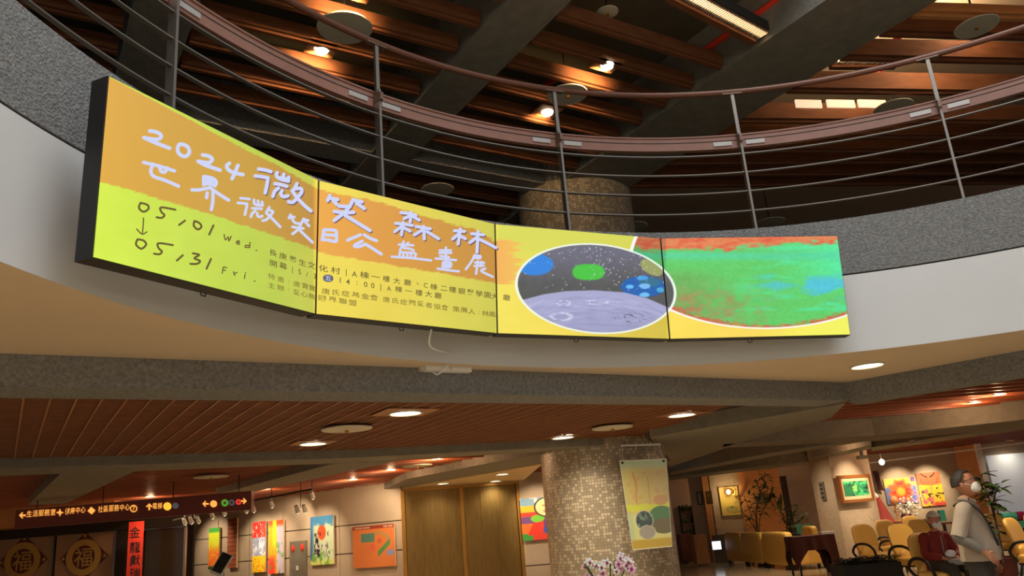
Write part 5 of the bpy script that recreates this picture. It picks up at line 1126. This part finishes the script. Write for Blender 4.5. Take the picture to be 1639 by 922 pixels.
# orchid in front of the column
P = atD(972, 905, 6.6)
t = thing('orchid_plant', 'pink and white orchid with purple lips in front of the round column', 'flower', (P[0], 6.6, 0)); b = np.array([P[0], 6.6, 0])
MB().lathe([(.2, 0), (.2, .02), (.04, .04), (.04, .60), (.16, .62), (.16, .64)], b, 20).build('plinth', 'wood_dark', t, smooth=False); MB().lathe([(.07, .64), (.11, .80), (.115, .82), (.10, .82)], b, 20).build('pot', 'pot_white', t, smooth=True)
tops = []; rs = np.random.RandomState(3)
for k in range(7):
    x1 = rs.uniform(-.19, .2); pts = cr([b+np.array([0, 0, .78]), b+np.array([x1*.4, rs.uniform(-.06, .06), 1.0]), b+np.array([x1, rs.uniform(-.08, .08), 1.18+.05*rs.rand()])], 6); MB().tube(pts, .005, 5).build('stem', 'leaf', t); tops += pts[6:]
for k in range(34):
    x_, y_ = rs.uniform(936, 1014), 0; y_ = np.interp(x_, [934, 950, 975, 1004, 1015], [893, 897, 893, 886, 902])+rs.uniform(0, 34); c = atD(x_, y_, 6.6+rs.uniform(-.1, .08))
    if k and rs.rand() < .04: continue
    mb = MB(); tilt = rs.uniform(-.4, .4); R_ = .030*rs.uniform(.85, 1.15)
    for q in range(5):
        a_ = tilt+q*2*math.pi/5+math.pi/2; mb.blob((c[0]+R_*.62*math.cos(a_), c[1]+rs.uniform(-.004, .004), c[2]+R_*.62*math.sin(a_)), (R_*.55, .004, R_*.36), 1, 8, 5, Matrix.Rotation(-a_, 4, 'Y'))
    fl_ = mb.build('blossom', 'petal_white' if k % 3 else 'petal_pink', t, smooth=True); MB().blob((c[0], c[1]-.008, c[2]-.002), (R_*.36, .010, R_*.42), 1, 8, 6).build('blossom_lip', 'petal_dark', fl_, smooth=True)
mb = MB()
for k in range(6): leafmesh(mb, b+np.array([0, 0, .8]), (math.cos(k), math.sin(k), .4), .22, .06)
mb.build('leaves', 'leaf', t)
# white flowers in the lounge
P = atD(1456, 838, D+.2)
t = thing('flower_arrangement', 'white flower arrangement on the side table below the sunburst painting', 'flower', (P[0], D+.3, z5)); b = np.array([P[0], D+.3, z5]); MB().lathe([(.08, 0), (.14, .12), (.10, .2)], b, 14).build('vase', 'pot_maroon', t, smooth=True)
mb = MB(); mw = MB()
for k in range(60): a_ = random.uniform(0, 6.28); leafmesh(mb, b+np.array([random.gauss(0, .15), random.gauss(0, .07), .25+random.gauss(.06, .1)]), (math.cos(a_), math.sin(a_), .4), .16, .05)
for k in range(70): mw.blob(b+np.array([random.gauss(.02, .17), random.gauss(-.05, .06), .32+random.gauss(0, .13)]), (.035, .02, .035), 1, 6, 4)
o = mb.build('foliage', 'leaf', t); o['kind'] = 'stuff'; o = mw.build('white_blossoms', 'petal_white', t); o['kind'] = 'stuff'
P = atD(1444, 838, D); t = thing('hat_stand', 'small brown round-headed stand before the sunburst painting', 'stand', (P[0], D+.2, z5)); MB().tube([(P[0], D+.2, z5), (P[0], D+.2, z5+.42)], .02).build('pole', 'wood_light', t); MB().blob((P[0], D+.2, z5+.52), (.11, .09, .12), 1, 14, 8).build('head', 'wood_light', t, smooth=True); MB().lathe([(.1, 0), (.1, .02), (.03, .03)], (P[0], D+.2, z5), 14).build('base', 'wood_light', t)
# leafy plant behind the standing man
P = atD(1582, 790, 14.5)
plant('potted_plant', 'tall dark-leaved plant right behind the standing man by the window', 'plant', (P[0], 14.5, 0), [[(0, 0, 1.2), (-.05, 0, 1.75)], [(.03, 0, 1.2), (.22, 0, 1.55)], [(0, 0, 1.3), (-.2, 0, 1.62)]], nleaf=80, L=.30, w=.10, potr=.2, poth=.4, spread=.13)
# ================================================================== KIOSK TABLET
P = atD(355, 903, 12.5); t = thing('tablet_stand', 'tilted tablet display on a stand in front of the stone wall', 'display', (P[0], P[1], 0))
Mk = Matrix.Translation(P) @ Matrix.Rotation(math.radians(24), 4, 'Y') @ Matrix.Rotation(math.radians(-28), 4, 'X')
MB().box((0, 0, 0), (.18, .03, .34), 0, Mk).build('housing', 'white_plastic', t); MB().box((-.005, -.018, .01), (.15, .006, .30), 0, Mk).build('display_glass', 'black_soft', t)
MB().tube([P+np.array([0, .03, -.1]), (P[0], P[1]+.05, 0)], .03).build('pole', 'steel', t); MB().lathe([(.2, 0), (.2, .02), (.03, .03)], (P[0], P[1]+.05, 0), 18).build('base', 'steel', t)
# lamps added to brighten the left doors and the hall
for x_, y_ in ((-9.8, 12.4), (-6.2, 11.5), (-10.5, 13.0), (1.0, 14.5)):
    P_d = np.array([x_, y_, ZL+.02]); t = thing('ceiling_lamp', 'added round lamp in the dark wood ceiling, brightening the left doors and hall', 'lamp', P_d, 0, 'added lamps in the wood ceiling before the left doors')
    MB().lathe([(.001, -.002), (.10, -.002), (.10, .02)], P_d, 20).build('lens', 'lamp_amber', t); lamp('lamp_light', 'SPOT', tuple(P_d-np.array([0, 0, .03])), 42, (1, .80, .56), .1, 150, blend=.9)
for x_, y_ in ((5.5, 15.5), (4.3, 20.0), (4.9, 24.0), (9.5, 17.0), (6.2, 20.5), (10.5, 21.5)):  # extra lamps added to lift the dark sofa and floor at the right
    P_d = np.array([x_, y_, ZR-.06]); t = thing('ceiling_lamp', 'added round lamp between fins of the right wood ceiling, brightening the room below', 'lamp', P_d, 0, 'added lamps in the right wood ceiling')
    MB().lathe([(.001, -.002), (.07, -.002), (.07, .02)], P_d, 20).build('lens', 'lamp_amber', t); lamp('lamp_light', 'SPOT', tuple(P_d-np.array([0, 0, .03])), 46, (1, .80, .56), .1, 150, blend=.9)
# ================================================================== CHAIRS
def make_chair(label):
    t = thing('armchair', label, 'chair', (0, 0, 0), 0, 'yellow visitor chairs with black loop arms')
    Mb = Matrix.Rotation(math.radians(-10), 4, 'X')
    MB().blob((0, .24, .74), (.30, .045, .26), .62, 28, 16, Mb, bend=-.45).build('backrest', 'yellow_vinyl', t, smooth=True)
    MB().blob((0, -.02, .44), (.29, .28, .07), .5, 28, 14).build('seat', 'yellow_vinyl', t, smooth=True)
    MB().blob((0, .19, .52), (.22, .10, .10), .6, 20, 10).build('lumbar_join', 'yellow_vinyl', t, smooth=True)
    for s in (-1, 1):
        MB().tube(cr([(s*.25, .20, .40), (s*.34, .24, .54), (s*.35, .14, .66), (s*.35, -.06, .67), (s*.35, -.20, .58), (s*.28, -.18, .42)], 5), .022, 8).build('arm_loop', 'black', t, smooth=True)
        for y0_, y1_ in ((-.18, -.27), (.16, .26)): MB().tube([(s*.18, y0_, .39), (s*.26, y1_, .0)], .018, 8).build('leg', 'black', t)
    MB().box((0, 0, .37), (.44, .40, .03)).build('seat_frame', 'black', t)
    return t
CH = [(1377, 842, 16.3, 30, 'yellow armchair standing leftmost, nearest the rough pillar'), (1413, 837, 18.4, 30, 'yellow chair back behind and between the two leftmost armchairs'), (1436, 845, 14.6, 28, 'largest fully visible yellow armchair, second in the front row'), (1456, 835, 19.9, 30, 'yellow chair back farthest behind, below the white flowers'), (1466, 838, 16.8, 30, 'yellow chair back just left of the seated person in red'),
      (1474, 845, 12.0, 14, 'yellow chair on which the person in red sits'), (1617, 843, 13.2, 44, 'yellow armchair just right of the standing man'), (1655, 838, 14.6, 30, 'yellow armchair cut off by the right edge of the picture'), (1592, 838, 16.4, 30, 'yellow chair back behind the standing man at the right')]
c0 = make_chair(CH[0][4])
for i, (x, y, D, rz, lb) in enumerate(CH):
    o = c0 if i == 0 else copytree(c0); o['label'] = lb; sc = 1.06 if i != 5 else 1.0
    P = atD(x, y, D); a = math.radians(rz); off = Vector((0, .26*sc, 0)); off.rotate(Matrix.Rotation(a, 3, 'Z')); o.location = (P[0]-off.x, P[1]-off.y, 0); o.rotation_euler = (0, 0, a); o.scale = (sc,)*3
    CH[i] = (P[0]-off.x, P[1]-off.y, a)
# dark low planter in front of the chairs
a, b = atD(1350, 893, 12.6), atD(1442, 886, 12.6); zt_ = atD(1392, 889, 12.6)[2]
t = thing('planter_box', 'low dark planter box of dense dark greenery in front of the yellow chairs', 'planter', ((a[0]+b[0])/2, 12.9, 0)); MB().box(((a[0]+b[0])/2, 12.95, (zt_-.12)/2), (b[0]-a[0], .6, zt_-.12)).build('box', 'black_soft', t)
mb = MB()
for k in range(420): a_ = random.uniform(0, 6.28); leafmesh(mb, (random.uniform(a[0]+.03, b[0]-.03), random.uniform(12.66, 13.2), zt_-.15+random.uniform(0, .10)), (math.cos(a_), math.sin(a_), .5), .12, .06, seg=2)
M['leaf_dark'] = mat('leaf_dark', (40, 44, 30), .7, var=.3, vscale=12)
o = mb.build('foliage', 'leaf_dark', t); o['kind'] = 'stuff'
# ================================================================== PEOPLE
def skinmesh(name, nodes, edges, m, parent, sub=2, root='pelvis'):
    names = list(nodes); me = bpy.data.meshes.new(name); me.from_pydata([nodes[k][0] for k in names], [(names.index(a), names.index(b)) for a, b in edges], []); me.update()
    o = link(name, me, parent, True); sm_ = o.modifiers.new('skin', 'SKIN'); sm_.use_smooth_shade = True
    if not me.skin_vertices: me.skin_vertices_add() if hasattr(me, 'skin_vertices_add') else None
    sv = me.skin_vertices[0].data
    for i, k in enumerate(names): r = nodes[k][1]; sv[i].radius = r if hasattr(r, '__len__') else (r, r); sv[i].use_root = (k == root)
    ss = o.modifiers.new('sub', 'SUBSURF'); ss.levels = sub; ss.render_levels = sub; me.materials.append(M[m]); return o
def V3(*a): return Vector(a)
def hand(nodes, edges, side, wrist, dirn, palmn, scale=1.0, curl=.6):
    """palm and five fingers rooted in the wrist; dirn = pointing direction, palmn = palm normal"""
    d = Vector(dirn).normalized(); n = Vector(palmn).normalized(); s = d.cross(n).normalized(); w = Vector(wrist); pc = w+d*.05*scale
    nodes[side+'palm'] = (tuple(pc), (.032*scale, .020*scale)); edges.append((side+'wrist', side+'palm'))
    for i, (o_, L) in enumerate(((.030, .070), (.010, .080), (-.010, .075), (-.030, .058))):
        b = w+d*.085*scale+s*o_*scale; k1 = b+d*L*.4*scale; dd = (d*math.cos(curl)+n*math.sin(curl)); k2 = k1+dd*L*.35*scale; dd = (d*math.cos(curl*1.8)+n*math.sin(curl*1.8)); k3 = k2+dd*L*.28*scale
        pr = side+'palm'
        for j, q in enumerate((b, k1, k2, k3)): nm = side+'f%d%d' % (i, j); nodes[nm] = (tuple(q), (.0095-.0009*j)*scale); edges.append((pr, nm)); pr = nm
    q = w+d*.03*scale+s*.038*scale; r = q+(d*.7+s*.5+n*.4).normalized()*.04*scale; u_ = r+(d*.85+s*.1+n*.5).normalized()*.03*scale; pr = side+'palm'
    for j, p in enumerate((q, r, u_)): nm = side+'t%d' % j; nodes[nm] = (tuple(p), (.012-.0015*j)*scale); edges.append((pr, nm)); pr = nm
def head(parent, c, yaw, pitch, hair, s=1.0, glasses=False, bald=False, hairfull=False, roll=0):
    """head facing -Y before turning; c = centre of the skull"""
    Mh = Matrix.Translation(c) @ Matrix.Rotation(yaw, 4, 'Z') @ Matrix.Rotation(pitch, 4, 'X') @ Matrix.Scale(s, 4)
    def b(name, c_, r, m, e=1.0, par=None, n=20, k=14, cut=None):
        mb = MB(); mb.blob((0, 0, 0), r, e, n, k); vs = [tuple(Mh @ (Vector(v)+Vector(c_))) for v in mb.v]; q = MB().add(vs, mb.f); return q.build(name, m, par or parent, smooth=True, local=True)
    # one mesh for skull, jaw, nose, ears built together
    bm = bmesh.new(); bmesh.ops.create_uvsphere(bm, u_segments=32, v_segments=24, radius=1)
    for v in bm.verts:
        x, y, z = v.co; r = Vector((x*.076, y*.095, z*.115))
        if z < 0: k = 1-.30*(-z)**1.5; r.x *= k; r.y = r.y*(1-.15*(-z)) - .012*(-z)
        if y < -.2: 
            r.y += .010*math.exp(-((z-.12)/.16)**2)*math.exp(-((abs(x)-.42)/.2)**2)          # eye sockets
            r.y -= .026*math.exp(-((z+.14)/.15)**2)*math.exp(-(x/.16)**2)*(1 if z < .1 else .6)  # nose
            r.y -= .008*math.exp(-((z+.48)/.07)**2)*math.exp(-(x/.35)**2)                      # lips
            r.y -= .008*math.exp(-((z+.85)/.12)**2)*math.exp(-(x/.3)**2)                       # chin
            r.y -= .005*math.exp(-((z-.30)/.06)**2)*math.exp(-((abs(x)-.35)/.25)**2)           # brow
        v.co = r
    for sx in (-1, 1):
        q = bmesh.ops.create_uvsphere(bm, u_segments=10, v_segments=8, radius=1)
        for v in q['verts']: v.co = Vector((v.co.x*.010+sx*.077, v.co.y*.018+.010, v.co.z*.032-.005))
    bm.transform(Mh); me = bpy.data.meshes.new('head'); bm.to_mesh(me); bm.free(); me.polygons.foreach_set('use_smooth', [True]*len(me.polygons)); me.materials.append(M['skin']); hd = link('head', me, parent, True)
    for sx in (-1, 1): e = b('eye', (sx*.031, -.082, .014), (.011, .007, .006), 'petal_white', par=hd, n=10, k=6); b('pupil', (sx*.031, -.0885, .014), (.004, .002, .004), 'ink', par=hd, n=8, k=5)
    b('mask', (0, -.072, -.048), (.058, .046, .046), 'mask_white', .8)
    for sx in (-1, 1): q = MB().tube([Mh @ Vector(p) for p in ((sx*.05, -.075, -.035), (sx*.074, -.03, -.012), (sx*.082, .012, -.002))], .0025*s, 5); q.build('mask_strap', 'mask_white', parent, local=True)
    if glasses:
        for sx in (-1, 1): q = MB().tube([Mh @ Vector((sx*.032+.024*math.cos(a), -.105, .016+.018*math.sin(a))) for a in np.linspace(0, 2*math.pi, 17)], .003*s, 5, False); q.build('glasses_rim', 'black', parent, local=True); MB().tube([Mh @ Vector(p) for p in ((sx*.056, -.104, .02), (sx*.078, -.05, .018), (sx*.084, .012, .01))], .003*s, 5).build('glasses_temple', 'black', parent, local=True)
        MB().tube([Mh @ Vector(p) for p in ((-.009, -.107, .022), (0, -.110, .025), (.009, -.107, .022))], .003*s, 5).build('glasses_bridge', 'black', parent, local=True)
    bm = bmesh.new(); bmesh.ops.create_uvsphere(bm, u_segments=32, v_segments=24, radius=1); kill = []
    for v in bm.verts:
        x, y, z = v.co
        lim = (.62 if bald else .42) if y < -.35 else (-.25 if y > .2 else (.40 if bald else .25)-.9*(y+.35)/.55*.65)
        if z < lim: kill.append(v)
        th_ = .004 if (bald and z > .5) else (.012 if not hairfull else .02)
        v.co = Vector((x*(.078+th_), y*(.097+th_)+.002, z*(.117+th_)))
    bmesh.ops.delete(bm, geom=kill, context='VERTS'); bm.transform(Mh); me = bpy.data.meshes.new('hair'); bm.to_mesh(me); bm.free(); me.polygons.foreach_set('use_smooth', [True]*len(me.polygons)); me.materials.append(M[hair]); ho = link('hair', me, parent, True); sd = ho.modifiers.new('t', 'SOLIDIFY'); sd.thickness = .006; sd.offset = 1
    return hd
def loft(mb, rings, n=28):
    vs = []; fs = []
    for c, rx, ry in rings:
        for k in range(n): a = 2*math.pi*k/n; vs.append((c[0]+rx*math.cos(a), c[1]+ry*math.sin(a), c[2]))
    for i in range(len(rings)-1):
        for k in range(n): k2 = (k+1) % n; fs.append((i*n+k, i*n+k2, (i+1)*n+k2, (i+1)*n+k))
    return mb.add(vs, fs)
# standing man
Pm = atD(1568, 900, 8.4)
man = thing('person', 'standing person in a loose grey-beige shirt and dark trousers, white face mask, shoulder bag strap', 'person', (Pm[0], 8.4, 0), math.radians(52), None, .965)
N = {'pelvis': ((0, 0, .93), (.135, .11)), 'belly': ((0, -.02, 1.08), (.13, .12)), 'chest': ((0, 0, 1.27), (.15, .10)), 'upper': ((0, .01, 1.38), (.10, .08)), 'neck': ((0, 0, 1.46), .055), 'skull': ((0, -.015, 1.54), .05)}
Ed = [('pelvis', 'belly'), ('belly', 'chest'), ('chest', 'upper'), ('upper', 'neck'), ('neck', 'skull')]
arms = {'L': [(.19, 0, 1.37), (.24, .06, 1.10), (.21, -.06, .87)], 'R': [(-.20, 0, 1.37), (-.29, .08, 1.12), (-.25, -.12, .97)]}
for s in 'LR':
    for k, p, r in zip(('sh', 'el', 'wrist'), arms[s], (.055, .042, .027)): N[s+k] = (p, r)
    Ed += [('upper', s+'sh'), (s+'sh', s+'el'), (s+'el', s+'wrist')]
    hx = .10 if s == 'L' else -.10
    for k, p, r in (('hip', (hx, 0, .88), .085), ('knee', (hx*1.1, -.02, .49), .058), ('ankle', (hx*1.15, .02, .09), .038), ('toe', (hx*1.35, -.15, .035), .032)): N[s+k] = (p, r)
    Ed += [('pelvis', s+'hip'), (s+'hip', s+'knee'), (s+'knee', s+'ankle'), (s+'ankle', s+'toe')]
hand(N, Ed, 'R', arms['R'][2], (.25, -.6, -.75), (.8, .3, -.1), .95); hand(N, Ed, 'L', arms['L'][2], (-.1, -.6, -.8), (-.9, 0, 0))
skinmesh('body', N, Ed, 'skin', man)
head(man, (0, -.03, 1.635), math.radians(-2), math.radians(-8), 'hair_dark', 1.14, True, True)
mb = MB(); loft(mb, [((0, -.02, .88), .205, .185), ((0, -.03, .95), .205, .19), ((0, -.03, 1.06), .195, .185), ((0, -.01, 1.22), .195, .155), ((0, .005, 1.34), .20, .125), ((0, .01, 1.41), .165, .095), ((0, .005, 1.455), .085, .07), ((0, 0, 1.47), .068, .062)])
for s in 'LR': q = arms[s]; mb.tube(cr([Vector(q[0])+Vector((-.06 if s == 'L' else .06, 0, .0)), q[0], Vector(q[0]).lerp(Vector(q[1]), .5), q[1]], 4), list(np.linspace(.085, .072, 13)), 16)
o = mb.build('shirt', 'shirt', man, smooth=True, local=True)
for s in 'LR': q = arms[s]; MB().tube(cr([Vector(q[0]).lerp(Vector(q[1]), .85), q[1], Vector(q[1]).lerp(Vector(q[2]), .5), Vector(q[1]).lerp(Vector(q[2]), .88)], 4), list(np.linspace(.066, .046, 13)), 16).build('undersleeve', 'shirt_inner', man, smooth=True, local=True)
mb = MB(); loft(mb, [((0, 0, .80), .165, .14), ((0, 0, .94), .170, .14)])
for s in (1, -1): mb.tube([(s*.085, 0, .92), (s*.10, -.01, .70), (s*.11, -.02, .49), (s*.115, 0, .25), (s*.115, .02, .06)], [.10, .10, .082, .075, .072], 16)
mb.build('trousers', 'trousers', man, smooth=True, local=True)
for s in (1, -1): MB().blob((s*.13, -.06, .04), (.05, .14, .045), .7, 14, 8).build('shoe', 'black', man, smooth=True, local=True)
MB().tube(cr([(-.10, .10, 1.42), (-.13, -.02, 1.455), (-.14, -.14, 1.34), (-.12, -.20, 1.15), (-.06, -.215, 1.02)], 5), .012, 8).build('bag_strap', 'black', man, smooth=True, local=True)
MB().box((-.02, -.215, 1.05), (.012, .006, .40)).build('shirt_placket', 'shirt_inner', man, local=True)
MB().tube([(-.06, -.04, 1.475), (0, -.085, 1.45), (.06, -.04, 1.475), (.06, .04, 1.49), (-.06, .04, 1.49), (-.06, -.04, 1.475)], .016, 8, False).build('collar', 'shirt', man, smooth=True, local=True)
# seated person in red
cx6, cy6, a6 = CH[5]
sp_ = thing('person', 'seated elderly person in a red jacket with white mask and white cloth on the lap', 'person', (cx6, cy6, 0), math.radians(8))
N = {'pelvis': ((0, .06, .56), (.13, .11)), 'belly': ((0, .06, .70), (.12, .10)), 'chest': ((0, .05, .84), (.13, .095)), 'upper': ((0, .04, .94), (.09, .07)), 'neck': ((0, .01, 1.01), .048), 'skull': ((0, -.02, 1.07), .045)}
Ed = [('pelvis', 'belly'), ('belly', 'chest'), ('chest', 'upper'), ('upper', 'neck'), ('neck', 'skull')]
arms = {'L': [(.165, .04, .93), (.22, -.04, .72), (.09, -.24, .66)], 'R': [(-.165, .04, .93), (-.22, -.04, .72), (-.10, -.26, .66)]}
for s in 'LR':
    for k, p, r in zip(('sh', 'el', 'wrist'), arms[s], (.05, .038, .025)): N[s+k] = (p, r)
    Ed += [('upper', s+'sh'), (s+'sh', s+'el'), (s+'el', s+'wrist')]
    hx = .10 if s == 'L' else -.10
    for k, p, r in (('hip', (hx, 0, .55), .08), ('knee', (hx*1.1, -.40, .52), .055), ('ankle', (hx*1.1, -.40, .10), .036), ('toe', (hx*1.3, -.55, .04), .03)): N[s+k] = (p, r)
    Ed += [('pelvis', s+'hip'), (s+'hip', s+'knee'), (s+'knee', s+'ankle'), (s+'ankle', s+'toe')]
hand(N, Ed, 'R', arms['R'][2], (.6, -.7, -.2), (.2, .2, -.9), .95, .7); hand(N, Ed, 'L', arms['L'][2], (-.6, -.6, .1), (-.2, .2, -.9), .95, .7)
skinmesh('body', N, Ed, 'skin', sp_)
head(sp_, (0, -.035, 1.15), math.radians(-12), math.radians(10), 'hair_white', .95, False, False, True)
mb = MB(); loft(mb, [((0, .05, .50), .185, .16), ((0, .05, .62), .185, .16), ((0, .05, .76), .175, .145), ((0, .045, .88), .175, .12), ((0, .04, .96), .14, .09), ((0, .02, 1.01), .07, .06)])
for s in 'LR': q = arms[s]; mb.tube(cr([Vector(q[0])+Vector((-.05 if s == 'L' else .05, 0, 0)), q[0], Vector(q[0]).lerp(Vector(q[1]), .5), q[1], Vector(q[1]).lerp(Vector(q[2]), .85)], 4), list(np.linspace(.072, .046, 17)), 16)
mb.build('jacket', 'red_jacket', sp_, smooth=True, local=True)
mb = MB()
for s in (1, -1): mb.tube([(s*.09, .02, .57), (s*.11, -.2, .56), (s*.11, -.38, .54), (s*.11, -.41, .46), (s*.11, -.41, .12)], [.10, .092, .08, .074, .066], 16)
mb.build('trousers', 'trousers', sp_, smooth=True, local=True)
MB().blob((.02, -.36, .62), (.15, .10, .045), .8, 16, 8).build('knee_cover', 'grey_cloth', sp_, smooth=True, local=True)
for s in (1, -1): MB().blob((s*.12, -.47, .045), (.048, .13, .045), .7, 14, 8).build('shoe', 'black', sp_, smooth=True, local=True)
MB().blob((-.02, -.27, .72), (.07, .05, .05), .9, 14, 8).build('white_cloth', 'mask_white', sp_, smooth=True, local=True)
MB().box((0, -.105, .78), (.012, .01, .34)).build('jacket_zip', 'grey_cloth', sp_, local=True)
